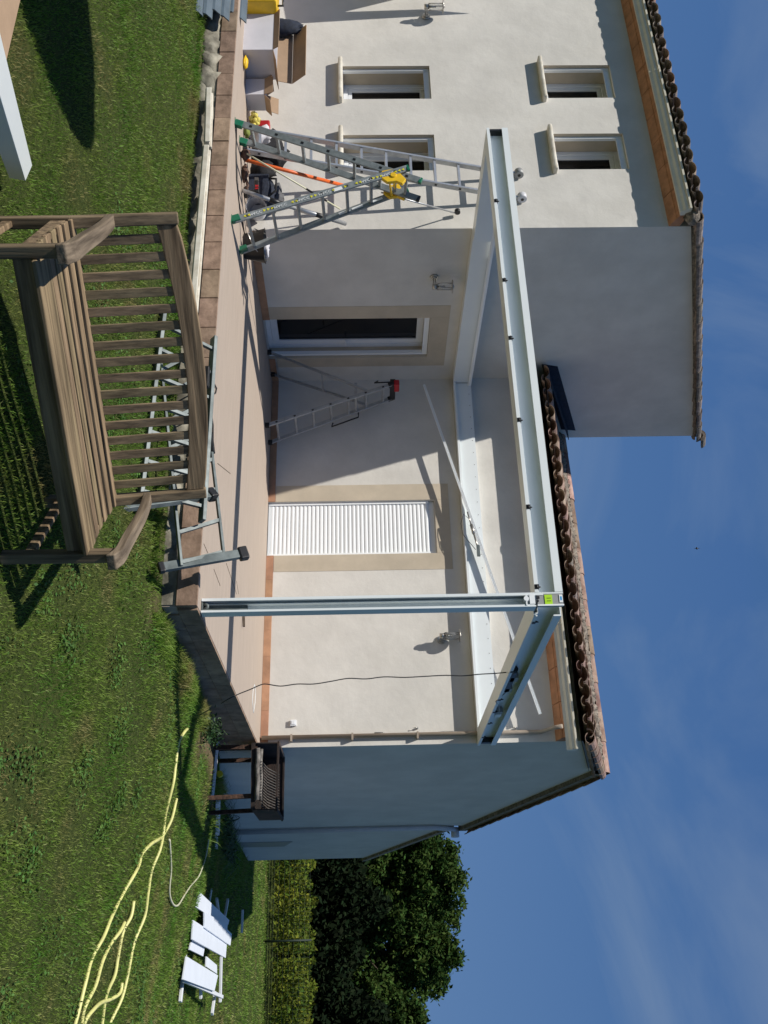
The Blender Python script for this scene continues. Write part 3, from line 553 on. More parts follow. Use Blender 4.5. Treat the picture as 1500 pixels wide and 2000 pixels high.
# ------------------------------------------------------------------ pergola
def pergola():
    t = thing('pergola', 'white aluminium pergola frame standing on one front post', 'pergola', (XT-.04, 6.69, 0))
    xl, xr, y0, yb = -7.60, -2.53, 6.62, 10.94; za, zb = 2.497, 2.707
    def channel(p, q, outn, w=.17):
        """open C beam between p and q (outer bottom line), outn points to the open side"""
        p, q, n = Vector(p), Vector(q), Vector(outn); u = Vector((0, 0, 1)); h = zb-za; mb = MB()
        P = lambda a, d, z: (p if a == 0 else q)-n*d+u*z
        def slab(d0, d1, z0, z1, mi=0):
            vs = [P(a, d, z) for a in (0, 1) for d in (d0, d1) for z in (z0, z1)]; mb.add(vs, [(0, 1, 3, 2), (4, 6, 7, 5), (0, 4, 5, 1), (2, 3, 7, 6), (0, 2, 6, 4), (1, 5, 7, 3)], mi)
        slab(0, .012, h-.058, h); slab(.012, w, h-.008, h); slab(w-.01, w, .006, h-.008); slab(.075, .083, .035, h-.008)      # lip, top, back, web
        slab(.0, w, 0, .006); slab(0, .010, .006, .028); slab(.022, .030, .006, .033); slab(.03, .075, .033, .036); slab(.0, .004, h-.060, h-.0585)
        return mb
    o = obj('front_beam', channel((xl, y0, za), (xr-.142, y0, za), (0, -1, 0)), 'white', t); 
    b = MB(); b.box(xl+.005, xl+.03, y0+.012, y0+.075, za+.03, zb-.01); obj('end_cap', b, 'black', o)
    o2 = obj('side_beam', channel((xr, y0+.14, za), (xr, yb, za), (1, 0, 0)), 'white', t, 'right side beam with wiring in its open channel')
    b = MB(); b.box(xr-.07, xr-.012, yb-.10, yb-.03, za+.04, zb-.01); obj('end_cap', b, 'black', o2)
    obj('side_beam', channel((xl, y0+.172, za), (xl, YF-.002, za), (-1, 0, 0)), 'white', t, 'left side beam running beside the tall wing')
    c = MB(); c.box(XS+.004, XS+.14, YF-.001, yb-.1, za, zb); c.box(XS+.14, XS+.142, YF, yb-.1, za+.03, za+.034)
    obj('side_beam', c, 'white', t, 'left side beam fixed to the shaded wall')
    l = MB(); l.box(xl+.172, xl+.180, y0+.2, yb-.12, zb+.002, zb+.03); l.box(xl+.15, xl+.172, y0+.2, yb-.12, zb-.012, zb+.03); obj('trim_strip', l, 'whiter', t)
    w = MB(); w.box(XS+.15, xr-.18, yb-.10, yb-.092, za+.018, zb+.03); w.box(XS+.15, xr-.18, yb-.14, yb, za, za+.016); w.box(XS+.15, xr-.18, yb-.14, yb-.134, za+.016, za+.03); w.box(XS+.15, xr-.18, yb-.092, YW-.002, zb+.02, zb+.03)
    wo = obj('wall_beam', w, 'white', t); x = xl+.3
    while x < xr-.3: s = MB(); s.cyl((x, yb-.103, zb-.005), (x, yb-.099, zb-.005), .006, 8); obj('screw', s, 'plate', wo); x += .185
    # post, open to the front
    p = MB(); xa, xb, ya, yc = -2.668, -2.556, y0, y0+.095
    p.box(xa, xa+.012, ya, yc, .004, zb); p.box(xb-.012, xb, ya, yc, .004, za); p.box(xa+.012, xb-.012, yc-.01, yc, .004, za)
    p.box(xa+.012, xa+.022, ya, ya+.006, .004, zb-.15); p.box(xb-.017, xb-.012, ya, ya+.006, .004, za-.01); p.box(xa+.03, xa+.035, ya+.045, yc-.01, .004, za)
    po = obj('post', p, 'white', t)
    f = MB(); f.box(xa+.014, xb-.014, ya+.01, yc-.012, .004, .014); f.box(xb-.03, xb-.014, ya+.01, yc-.012, .014, .34); f.box(xa+.036, xb-.03, yc-.03, yc-.012, .014, .34); f.tube([(xa+.03, ya+.03, .02), (xa+.05, ya+.02, .05), (xb-.05, ya+.02, .05), (xb-.03, ya+.03, .02)], .012, 8)
    for z in (.08, .14, .25, .30): f.cyl((xb-.035, ya+.05, z), (xb-.03, ya+.05, z), .008, 8)
    obj('foot_bracket', f, 'galv', po)
    k = MB(); k.box(xa+.0125, xb-.004, ya+.004, ya+.03, zb-.195, zb-.004); ko = obj('corner_plate', k, 'plate', t)
    h = MB(); h.box(xa+.016, xb-.02, ya-.004, ya+.004, zb-.255, zb-.215); h.cyl((xa+.05, ya-.01, zb-.28), (xa+.05, ya+.03, zb-.28), .02, 12); h.box(xa+.02, xb-.01, ya-.006, ya+.02, zb-.285, zb-.275); obj('latch', h, 'whiter', ko)
    h = MB(); h.box(xb-.014, xb-.002, ya-.006, ya+.004, zb-.2, zb-.002); h.box(xa+.03, xa+.05, ya-.004, ya+.004, zb-.205, zb-.18, 1); h.box(xa+.06, xa+.075, ya-.004, ya+.004, zb-.2, zb-.188, 1); obj('bracket', h, ['whiter', 'black'], ko)
    g = MB(); g.box(xa+.020, xb-.014, ya-.0005, ya+.0035, zb-.142, zb-.085); lo = obj('sticker', g, 'lime', ko, 'lime sticker reading 11')
    x = MB(); put_text(x, '11', .045, (xa+.059, ya-.0012, zb-.113), (1, 0, 0), (0, 0, 1)); obj('number', x, 'black', lo)
    g = MB(); g.box(xa+.02, xb-.03, ya-.0005, ya+.0035, zb-.032, zb-.006); g.box(xa+.035, xb-.045, ya-.001, ya-.0004, zb-.026, zb-.012, 1); obj('sticker', g, ['wsign', 'blue'], ko, 'white and blue sticker')
    for cx_ in (-6.63, -5.675, -5.034, -4.198, -3.391, -2.714):
        c = MB(); c.box(cx_-.018, cx_+.018, y0-.006, y0+.035, za+.002, za+.035); c.tube([(cx_, y0+.01, za+.03), (cx_, y0+.005, za+.05)], .010, 8, 0, True, .004); c.cyl((cx_-.016, y0-.004, za+.02), (cx_+.016, y0-.004, za+.02), .009, 8)
        obj('clip', c, 'black', t)
    for cy_ in (6.9, 8.15, 9.05, 9.5, 9.95, 10.55):
        c = MB(); c.box(xr-.03, xr+.004, cy_-.02, cy_+.02, za+.008, za+.035); c.tube([(xr-.01, cy_, za+.03), (xr-.004, cy_, za+.06)], .012, 8, 0, True, .003); obj('clip', c, 'black', t)
    m = MB(); m.box(xr-.07, xr-.02, 8.25, 8.85, za+.04, za+.085); m.box(xr-.072, xr-.02, 8.4, 8.52, za+.05, za+.12, 1); m.box(xr-.072, xr-.02, 8.75, 8.85, za+.045, za+.11, 1); m.cyl((xr-.045, 8.2, za+.06), (xr-.045, 8.3, za+.06), .03, 10); obj('motor', m, ['black', 'plate'], t)
    m = MB(); m.box(xr-.06, xr-.015, 9.55, 9.75, za+.06, za+.12); m.tube([(xr-.02, 8.85, za+.06), (xr, 9.1, za-.01), (xr-.01, 9.3, za+.05), (xr-.02, 9.55, za+.08)], .006, 6); m.box(xr-.02, xr-.005, 9.62, 9.72, za+.05, za+.11, 1); obj('receiver', m, ['plate', 'wsign'], t)
pergola()
# ------------------------------------------------------------------ bench
def bench():
    A = hit(346, 426, 2, .33); B = hit(401, 962, 2, .33); u = (B-A); u.z = 0; Lb = u.length; u.normalize(); n = Vector((u.y, -u.x, 0))
    g = -.585; O = Vector((A.x, A.y, 0)); O = O+n*.075                  # rear legs foot line is nearer than the leaning top
    t = thing('garden_bench', 'weathered wooden garden bench standing on the lawn, seen from its front', 'bench', (O.x, O.y, g))
    T = lambda s, f, z: O+u*s+n*f+Vector((0, 0, z))                    # z absolute
    za, zs, zt = .02, -.155, .335; dp = .60; w = .055
    def bars(name, *bs, label=None, bev=.006):
        mb = MB()
        for b in bs: mb.bar(*b)
        return obj(name, mb, 'teak', t, label, bevel=bev)
    for s in (0, Lb):
        mb = MB(); mb.bar(T(s, 0, g), T(s, 0, zs), w, .06, n); mb.bar(T(s, 0, zs-.01), T(s, -.078, zt), w, .06, n, h2=.045); obj('leg', mb, 'teakv', t, 'rear leg rising into the backrest post', bevel=.006)
        mb = MB(); mb.bar(T(s, dp, g), T(s, dp, za-.02), w, .06, n); obj('leg', mb, 'teakv', t, bevel=.006)
        # armrest, waved
        pts = []; m = MB(); k = 14
        for i in range(k+1):
            q = i/k; f = -.03+(dp+.10)*q; z = za+.012*math.sin(q*math.pi*1.6+.3)-(.035*max(0, (q-.86)/.14)**2); pts.append((f, z))
        ws = [.058+.03*(i/k)**1.2 for i in range(k+1)]
        vs = []
        for (f, z), ww in zip(pts, ws):
            for a, b in ((-1, -1), (1, -1), (1, 1), (-1, 1)): vs.append(T(s+a*ww/2, f, z+b*.017+(.0 if b > 0 else -.010)))
        fs = [(4*i+j, 4*i+(j+1) % 4, 4*i+4+(j+1) % 4, 4*i+4+j) for i in range(k) for j in range(4)]+[(3, 2, 1, 0), (4*k, 4*k+1, 4*k+2, 4*k+3)]
        m.add(vs, fs); obj('armrest', m, 'teakn', t, bevel=.006)
        bars('stretcher', (T(s, .03, g+.13), T(s, dp-.03, g+.13), .03, .05))
        bars('side_rail', (T(s, .03, zs-.06), T(s, dp-.03, zs-.045), .03, .075))
    bars('front_rail', (T(.028, dp-.01, zs-.055), T(Lb-.028, dp-.01, zs-.055), .03, .10))
    bars('rear_rail', (T(.028, -.025, zs-.06), T(Lb-.028, -.025, zs-.06), .03, .07))
    m = MB(); ns = 8
    for i in range(ns):
        f = .02+(dp-.0)*i/(ns-1); dz = -.022*math.sin(math.pi*i/(ns-1)); ww = .064; m.bar(T(-.02 if i < ns-1 else .03, f, zs+dz), T(Lb+.02 if i < ns-1 else Lb-.03, f, zs+dz), ww, .02)
    obj('seat', m, 'teak', t, bevel=.004)
    # backrest: arched top rail, lower rail, 16 slats
    def back(z): q = (z-zs)/(zt-zs); return -.078*q
    m = MB(); k = 24; vs = []
    for i in range(k+1):
        q = i/k; s = .0275+(Lb-.055)*q; arch = .066*math.sin(math.pi*q)**.9; z0, z1 = zt-.105+arch, zt-.005+arch*.95
        if q < .04 or q > .96: z1 = zt-.01
        for z, d in ((z0, -.014), (z0, .014), (z1, .014), (z1, -.014)): vs.append(T(s, back(z)+d, z))
    fs = [(4*i+j, 4*i+(j+1) % 4, 4*i+4+(j+1) % 4, 4*i+4+j) for i in range(k) for j in range(4)]+[(3, 2, 1, 0), (4*k, 4*k+1, 4*k+2, 4*k+3)]
    m.add(vs, fs); obj('top_rail', m, 'teak', t, bevel=.005)
    m = MB(); nsl = 16
    for i in range(nsl):
        q = (i+.75)/(nsl+.5); s = .0275+(Lb-.055)*q; z1 = zt-.09+.075*math.sin(math.pi*q)**.9; z0 = zs-.06
        m.bar(T(s, back(z0), z0), T(s, back(z1), z1), .047, .014, n)
    obj('backrest', m, 'teakv', t, bevel=.003)
    pass
bench()
# ------------------------------------------------------------------ ladders
def ladder_section(t, p0, p1, q0, q1, nr, w, h, mat_, rail='rail', rung='rung', r0=.5, holes=True, rr=.013, label=None, rd=None):
    """two rails p0-p1 and q0-q1 with nr rungs"""
    p0, p1, q0, q1 = map(Vector, (p0, p1, q0, q1)); side = (q0-p0).normalized()
    for a, b, lab in ((p0, p1, None), (q0, q1, None)):
        m = MB(); m.bar(a, b, w, h, side, h2=h) if False else m.bar(a, b, h, w, side)
        ro = obj(rail, m, mat_, t, label, bevel=.003)
        if holes:
            sg = -1 if a is p0 else 1
            for i in range(nr):
                k = MB(); f = (i+r0)/nr; c = a.lerp(b, f)+side*sg*(w/2+.001); d = (b-a).normalized(); k.bar(c-d*.014, c+d*.014, .022, .003, side); obj('rung_end', k, 'black', ro)
    for i in range(nr):
        m = MB(); f = (i+r0)/nr; a, b = p0.lerp(p1, f), q0.lerp(q1, f); s2 = (b-a).normalized(); m.bar(a+s2*w*.5, b-s2*w*.5, .028, .026, (p1-p0).normalized()); obj(rung, m, mat_, t)
def ladders():
    # multi-position A ladder
    f1, f2, g1, g2 = (hit(459, 240, 2, 0), hit(468, 275, 2, 0), hit(452, 430, 2, 0), hit(468, 490, 2, 0))
    t = thing('folding_ladder', 'open aluminium A ladder with green feet, yellow hinges and arrow marks', 'ladder', ((f1.x+g1.x)/2, (f1.y+g2.y)/2, 0))
    yA, yB = 6.88, 7.22
    a1, a2 = hit(820, 353, 1, yA), hit(816, 388, 1, yB); b1, b2 = hit(795, 329, 1, yA-.05), hit(793, 371, 1, yB+.02)
    up = Vector((0, 0, .03))
    ladder_section(t, f1+up, a1, f2+up, a2, 7, .024, .066, 'aluw'); ladder_section(t, g1+up, b1, g2+up, b2, 7, .024, .066, 'aluw')
    for p, d in ((f1, a1-f1), (f2, a2-f2), (g1, b1-g1), (g2, b2-g2)):
        d = d.normalized(); m = MB(); m.bar(p+Vector((0, 0, .0)), p+d*.085, .075, .045, (0, 1, 0), w2=.075); m.bar(p+Vector((0, 0, .006)), p+Vector((0, 0, -.0)), .10, .06, (0, 1, 0)); obj('foot', m, 'green', t, bevel=.006)
    for p, d, mm in ((a1, a1-f1, 'green'), (a2, a2-f2, 'black'), (b1, b1-g1, 'green'), (b2, b2-g2, 'green')):
        d = d.normalized(); m = MB(); m.bar(p-d*.01, p+d*.022, .072, .03, (0, 1, 0)); obj('end_cap', m, mm, t, bevel=.005)
    for (x, y, pl) in ((768, 345, yA-.03), (772, 375, yB+.03)):
        c = hit(x, y, 1, pl); m = MB(); pts = [(a*1.25, b*1.25) for a, b in [(-.05, -.09), (.02, -.10), (.07, -.05), (.06, .02), (.09, .07), (.04, .10), (-.03, .05), (-.08, .03)]]
        m.prism([(c.x+a, c.y-.018, c.z+b) for a, b in pts], (0, .036, 0)); m.cyl((c.x, c.y-.03, c.z), (c.x, c.y+.03, c.z), .032, 16); obj('hinge', m, 'yellow', t, bevel=.006)
    m = MB(); c, c2 = hit(768, 345, 1, yA), hit(772, 375, 1, yB); m.tube([c, c2], .012, 8); m.tube([c+Vector((.05, 0, -.04)), c2+Vector((.05, 0, -.04))], .010, 8); obj('hinge_bar', m, 'yellow', t)
    # arrow marks and lettering on the front rail of the right section
    d = (b1-g1).normalized(); s = Vector((0, -1, 0)); s = (s-d*s.dot(d)).normalized(); w = d.cross(s); ar = MB(); tx = MB(); bl = MB()
    y0 = g1+up; Lr = (b1-y0).length; off = s*.0145
    def tri(f, dirn, mb):
        c = y0+d*(Lr*f)+off; a = .016
        mb.prism([c+d*a*dirn, c-d*a*dirn*.7+w*a, c-d*a*dirn*.7-w*a], s*.001)
    for f0, k, dr in ((.06, 2, -1), (.17, 3, 1), (.33, 2, -1), (.44, 2, 1), (.565, 1, -1), (.635, 1, 1), (.70, 2, -1), (.80, 3, 1), (.93, 3, -1)):
        for i in range(k): ar = MB(); tri(f0+.022*i, dr, ar); obj('arrow_mark', ar, 'ysign', t)
    for f, st in ((.12, 'MACC'), (.26, 'MACC'), (.39, 'MACC'), (.515, 'MACC'), (.76, 'MACC'), (.885, 'MACC')): tx = MB(); put_text(tx, st, .046, y0+d*(Lr*f)+off, d, w if w.z > 0 else -w); obj('lettering', tx, 'wsign', t)
    c = y0+d*(Lr*.59)+off; bl.bar(c-d*.045, c+d*.045, .05, .002, s); obj('data_label', bl, 'wsign', t)
    y1 = g2+up; d2 = (b2-y1).normalized()
    for f in (.62, .70, .82): m = MB(); c = y1+d2*((b2-y1).length*f)-Vector((0, .0145, 0)); m.bar(c-d2*.06, c+d2*.06, .035, .002, (0, 1, 0)); obj('data_label', m, 'wsign', t)
    # stabiliser bar reaching back to the wall
    # long ladder leaning on the facade
    e1, e2 = hit(1008, 341, 1, 7.99), hit(1014, 388, 1, 7.99); h1 = Vector((e1.x+.02, 7.34, .0)); h2 = Vector((e2.x+.0, 7.34, 0)); h1.x = -8.44; h2.x = -8.10
    t = thing('leaning_ladder', 'long aluminium ladder leaning against the sunlit front wall', 'ladder', ((h1.x+h2.x)/2, 7.34, 0))
    ladder_section(t, h1+up, e1, h2+up, e2, 11, .024, .062, 'alu')
    for p in (h1, h2): m = MB(); m.box(p.x-.025, p.x+.025, p.y-.05, p.y+.05, 0, .05); obj('foot', m, 'black', t, bevel=.006)
    for p, mm in ((e1, 'plate'), (e2, 'bucket')):
        m = MB(); m.cyl((p.x-.035, p.y-.02, p.z+.03), (p.x+.035, p.y-.02, p.z+.03), .052, 20); m.cyl((p.x-.04, p.y-.02, p.z+.03), (p.x+.04, p.y-.02, p.z+.03), .018, 10, 1); obj('wheel', m, [mm, 'black'], t)
    # small step ladder in the corner
    a1, a2 = hit(519, 828, 2, 0), hit(524, 868, 2, 0); a2.x = a1.x; a1.y, a2.y = 10.28, 10.70; a1.x = a2.x = -6.49; r1 = Vector((-7.60, 10.24, 0)); r2 = Vector((-7.60, 10.74, 0))
    k1, k2 = Vector((-7.13, 10.34, 1.63)), Vector((-7.13, 10.66, 1.63)); d1, d2 = k1-a1, k2-a2
    t = thing('step_ladder', 'small aluminium step ladder with a red and black head in the shaded corner', 'ladder', (-7.05, 10.49, 0))
    ladder_section(t, a1+up, k1, a2+up, k2, 7, .022, .05, 'alu', rung='step')
    m = MB(); b1 = a1+d1*.80; b2 = a2+d2*.80; m.bar(r1+up, b1+Vector((-.03, 0, 0)), .022, .035, (0, 1, 0)); m.bar(r2+up, b2+Vector((-.03, 0, 0)), .022, .035, (0, 1, 0)); m.bar(r1.lerp(b1, .08), r2.lerp(b2, .08), .02, .02); m.bar(r1.lerp(b1, .55), r2.lerp(b2, .55), .02, .02); obj('rear_frame', m, 'alu', t)
    m = MB(); c1, c2 = a1+d1*.70, a2+d2*.70; m.box(c1.x-.23, c1.x+.02, c1.y+.02, c2.y-.02, c1.z, c1.z+.035); obj('platform', m, 'alu', t, bevel=.005)
    m = MB(); m.bar(k1-(d1.normalized()*.05), k1+d1.normalized()*.03, .07, .05); m.bar(k2-(d2.normalized()*.05), k2+d2.normalized()*.03, .07, .05); m.box(k1.x-.09, k1.x+.03, k1.y, k2.y, k1.z-.02, k1.z+.05); ho = obj('head', m, 'black', t, bevel=.008)
    m = MB(); m.box(k1.x-.06, k1.x+.035, k1.y-.03, k1.y+.13, k1.z+.03, k1.z+.10); obj('tool_tray', m, 'red', ho, bevel=.015)
    m = MB(); q1, q2 = a2+d2*.52+Vector((.10, .03, -.02)), a2+d2*.74+Vector((.10, .03, -.02)); m.tube([q1+Vector((-.06, 0, .02)), q1, q2, q2+Vector((-.07, 0, .0))], .010, 8); q1, q2 = a1+d1*.86+Vector((-.10, -.02, 0)), k1+Vector((-.04, 0, 0)); m.tube([q1+Vector((-.03, 0, .05)), q1, q2], .009, 8); obj('handrail', m, 'black', t)
    for p in (a1, a2, r1, r2): m = MB(); m.box(p.x-.03, p.x+.03, p.y-.022, p.y+.022, 0, .055); obj('foot', m, 'black', t, bevel=.005)
    # two ladders lying on edge between lawn and terrace front
    gl = -.36
    lo0, lo1 = Vector((-3.02, 5.80, gl+.04)), Vector((-4.75, 5.86, gl+.06)); hi0, hi1 = Vector((-3.06, 6.12, .06)), Vector((-4.75, 6.20, .04))
    t = thing('lying_ladder', 'aluminium ladder lying on edge on the lawn behind the bench', 'ladder', (-3.8, 5.9, gl), 'ladders lying between lawn and terrace')
    ladder_section(t, lo0, lo1, hi0, hi1, 7, .03, .07, 'galv', holes=False)
    b0, b1 = hit(222, 992, 1, 5.62), hit(412, 966, 1, 6.22); m = MB(); m.bar(b0, b1, .075, .045, (0, 1, 0)); so_ = obj('stabiliser', m, 'galv', t, bevel=.004)
    for b in (b0, b1): d = (b1-b0).normalized(); m = MB(); m.bar(b-d*.035, b+d*.035, .09, .075, (0, 1, 0)); obj('foot', m, 'black', so_, bevel=.01)
    hi0, lo0 = hit(437, 1086, 1, 6.26), hit(354, 1106, 1, 6.12); hi1, lo1 = hit(385, 640, 1, 6.33), hit(311, 680, 1, 6.02)
    t = thing('lying_ladder', 'aluminium ladder tilted against the terrace edge with a black footed stabiliser', 'ladder', (-3.8, 6.2, gl), 'ladders lying between lawn and terrace')
    ladder_section(t, lo0, lo1, hi0, hi1, 8, .020, .036, 'galv', holes=False, r0=.12)
    b0, b1 = hit(320, 1108, 1, 6.10), hit(476, 1081, 1, 6.30); m = MB(); m.bar(b0, b1, .065, .04, (0, 1, 0)); so_ = obj('stabiliser', m, 'galv', t, bevel=.004)
    m = MB(); d = (b1-b0).normalized(); m.bar(b1-d*.04, b1+d*.03, .10, .06, (0, 1, 0)); obj('foot', m, 'black', so_, bevel=.012)
    m = MB(); m.bar(b0-d*.04, b0+d*.005, .08, .05, (0, 1, 0)); obj('foot', m, 'black', so_, bevel=.01)
    c = hi0.lerp(hi1, .46); m = MB(); dd = (hi1-hi0).normalized(); m.bar(c-dd*.09, c+dd*.09, .05, .05); obj('hinge', m, 'black', t, bevel=.008)
    # angle grinder-like tool resting on the edging, with its cord
    c = hit(402, 742, 2, .03); m = MB(); m.bar(c+Vector((-.12, .0, 0)), c+Vector((.06, .02, 0)), .05, .05); m.bar(c+Vector((-.02, .0, 0)), c+Vector((-.02, .1, 0)), .03, .03); o = single('power_tool', m, 'black', 'black power tool lying on the terrace edging behind the bench', 'power tool', c-Vector((0, 0, .03)), bevel=.01)
    m = MB(); pts = [hit(x, y, 2, .008) for x, y in ((406, 741), (416, 745), (423, 758), (421, 768), (410, 770), (402, 768), (404, 790), (412, 800), (416, 830), (416, 860))]; m.tube(pts, .006, 6); single('flexible_lead', m, 'cord', 'looped black cord on the terrace edge behind the bench', 'cord', pts[0])
ladders()
# ------------------------------------------------------------------ poles and props
def poles():
    def pole(name, a, b, r, m, label, cat, extra=None):
        d = (b-a).normalized(); o = thing(name, label, cat, a); mb = MB(); mb.tube([a, b], r, 12); obj('tube', mb, m, o); return o, d
    a, b = hit(478, 312, 1, 7.25), hit(670, 362, 1, 7.9); o, d = pole('telescopic_pole', a, b, .020, 'orange', 'orange tube leaning between the ladders', 'pole'); a.z = .02
    m = MB(); m.tube([b, b+d*.06], .012, 8); obj('tip', m, 'alu', o)
    a, b = hit(482, 300, 1, 7.15), hit(664, 408, 1, 7.9); o, d = pole('thin_rod', a, b, .009, 'hosew', 'thin pale rod crossing under the orange tube', 'rod'); m = MB(); m.tube([a.lerp(b, .62), a.lerp(b, .85)], .011, 8); obj('grip', m, 'black', o)
    a, b = hit(474, 372, 2, .02), hit(600, 415, 1, 7.75); o, d = pole('telescopic_prop', a, b, .022, 'alu', 'silver telescopic prop leaning from the floor beside the bucket', 'prop')
    m = MB(); m.tube([a.lerp(b, .40), a.lerp(b, .62)], .027, 8); obj('collar', m, 'black', o)
    a, b = hit(582, 408, 1, 7.55), hit(675, 437, 1, 7.98); o, d = pole('telescopic_prop', a, b, .024, 'alu', 'silver prop tube touching the wall below the shadow of the ladder', 'prop'); m = MB(); m.tube([a.lerp(b, .35), a.lerp(b, .6)], .028, 8); obj('collar', m, 'black', o)
    a, b = hit(745, 376, 1, 7.3), hit(893, 417, 1, 8.0); o, d = pole('stay_bar', a, b, .009, 'alu', 'thin metal stay from the ladder hinge to the wall with a rubber foot', 'stay bar'); m = MB(); m.cyl(b-Vector((.02, .03, 0)), b+Vector((.02, -.03, 0)), .032, 14); obj('rubber_foot', m, 'black', o)
    # long aluminium bar across the back beam
    a, b = hit(828, 752, 1, 10.76), hit(1055, 1395, 1, 10.76); mb = MB(); mb.bar(a, b, .03, .028, (0, -1, 0)); u = (b-a).normalized(); w = u.cross(Vector((0, -1, 0)))
    for s in (-.014, 0, .014): mb.bar(a+w*s+Vector((0, -.016, 0)), b+w*s+Vector((0, -.016, 0)), .004, .004, (0, -1, 0))
    single('aluminium_bar', mb, 'whiter', 'long thin white bar resting diagonally across the rear pergola beam', 'bar', a)
    a, b = hit(913, 1000, 1, 10.74), hit(934, 1072, 1, 10.74); o = thing('cable_tensioner', 'small silver tensioner hanging in front of the rear pergola beam', 'tensioner', a); mb = MB(); mb.tube([a, a.lerp(b, .35)], .010, 8); mb.tube([a.lerp(b, .35), a.lerp(b, .6)], .020, 8); mb.tube([a.lerp(b, .6), b], .012, 8); obj('body', mb, 'steelp', o); mb = MB(); mb.box(b.x-.05, b.x+.1, b.y-.012, b.y+.012, b.z-.02, b.z+.02); obj('bracket', mb, 'galv', o)
    mb = MB(); mb.tube([a.lerp(b, .2)+Vector((0, .0, .0)), a+Vector((.02, .02, -.05)), a+Vector((.14, .04, -.09)), a+Vector((.3, .04, -.07)), b+Vector((0, .02, -.03))], .004, 6); obj('strap', mb, 'cord', o)
    # power cable from the side beam down and over the terrace
    pts = [hit(x, y, 1, 8.35) for x, y in ((1000, 1312), (970, 1315), (935, 1317), (905, 1320), (870, 1319), (830, 1321), (790, 1323), (750, 1322), (715, 1326), (680, 1325), (645, 1331), (612, 1336), (580, 1336), (548, 1340), (520, 1336), (508, 1338), (490, 1346), (465, 1356), (445, 1366))]+[hit(432, 1374, 0, XT+.05)]
    fine = []
    for i in range(len(pts)-1):
        p0, p1, p2, p3 = pts[max(0, i-1)], pts[i], pts[i+1], pts[min(len(pts)-1, i+2)]
        for k in range(5): q = k/5; fine.append(.5*((2*p1)+(-p0+p2)*q+(2*p0-5*p1+4*p2-p3)*q*q+(-p0+3*p1-3*p2+p3)*q**3))
    mb = MB(); mb.tube(fine+[pts[-1]], .005, 6); single('power_cable', mb, 'cord', 'thin black cable hanging from the right pergola beam over the terrace edge', 'cable', pts[0])
    pts = [hit(x, y, 1, 10.93) for x, y in ((936, 1430), (900, 1429), (870, 1428), (845, 1431), (820, 1436), (800, 1435), (775, 1433), (748, 1432))]; o = thing('sensor_cable', 'thin grey wire with a black end hanging on the wall near the downpipe', 'cable', pts[0]); mb = MB(); mb.tube(pts, .003, 5); obj('wire', mb, 'plate', o); mb = MB(); mb.tube([pts[-1], pts[-1]+Vector((0, 0, -.10))], .012, 8); obj('plug', mb, 'black', o)
    for x, y, lb in ((815, 1423, 'small wall hook above the wire end'), (1008, 1423, 'small wall hook between pergola beam and eaves')):
        p = hit(x, y, 1, YW); mb = MB(); mb.cyl(p, p+Vector((0, -.03, 0)), .012, 8); mb.tube([p+Vector((0, -.03, 0)), p+Vector((0, -.05, -.02)), p+Vector((0, -.03, -.045))], .004, 6); single('wall_hook', mb, 'steelp', lb, 'hook', p, 'hooks on the low wall')
poles()
# ------------------------------------------------------------------ clutter at the foot of the front wall
def open_box(t, c, sx, sy, sz, rot, outer, inner, flaps, th=.006):
    R = Matrix.Rotation(rot, 4, 'Z'); T = Matrix.Translation(c)@R; m = MB()
    m.box(-sx/2, sx/2, -sy/2, -sy/2+th, 0, sz, 0, T); m.box(-sx/2, sx/2, sy/2-th, sy/2, 0, sz, 0, T); m.box(-sx/2, -sx/2+th, -sy/2+th, sy/2-th, 0, sz, 0, T); m.box(sx/2-th, sx/2, -sy/2+th, sy/2-th, 0, sz, 0, T); m.box(-sx/2+th, sx/2-th, -sy/2+th, sy/2-th, 0, th, 0, T)
    obj('body', m, outer, t)
    for side, ln, ang in flaps:
        m = MB(); a = rad(ang)
        if side in 'NS':
            s = 1 if side == 'N' else -1; y = s*sy/2; d = Vector((0, s*math.cos(a)*ln, math.sin(a)*ln)); p = [Vector((-sx/2, y, sz)), Vector((sx/2, y, sz)), Vector((sx/2, y, sz))+d, Vector((-sx/2, y, sz))+d]
        else:
            s = 1 if side == 'E' else -1; x = s*sx/2; d = Vector((s*math.cos(a)*ln, 0, math.sin(a)*ln)); p = [Vector((x, -sy/2, sz)), Vector((x, sy/2, sz)), Vector((x, sy/2, sz))+d, Vector((x, -sy/2, sz))+d]
        p = [T@v for v in p]; nrm = (p[1]-p[0]).cross(p[3]-p[0]).normalized(); m.prism(p, nrm*.005); obj('flap', m, inner, t)
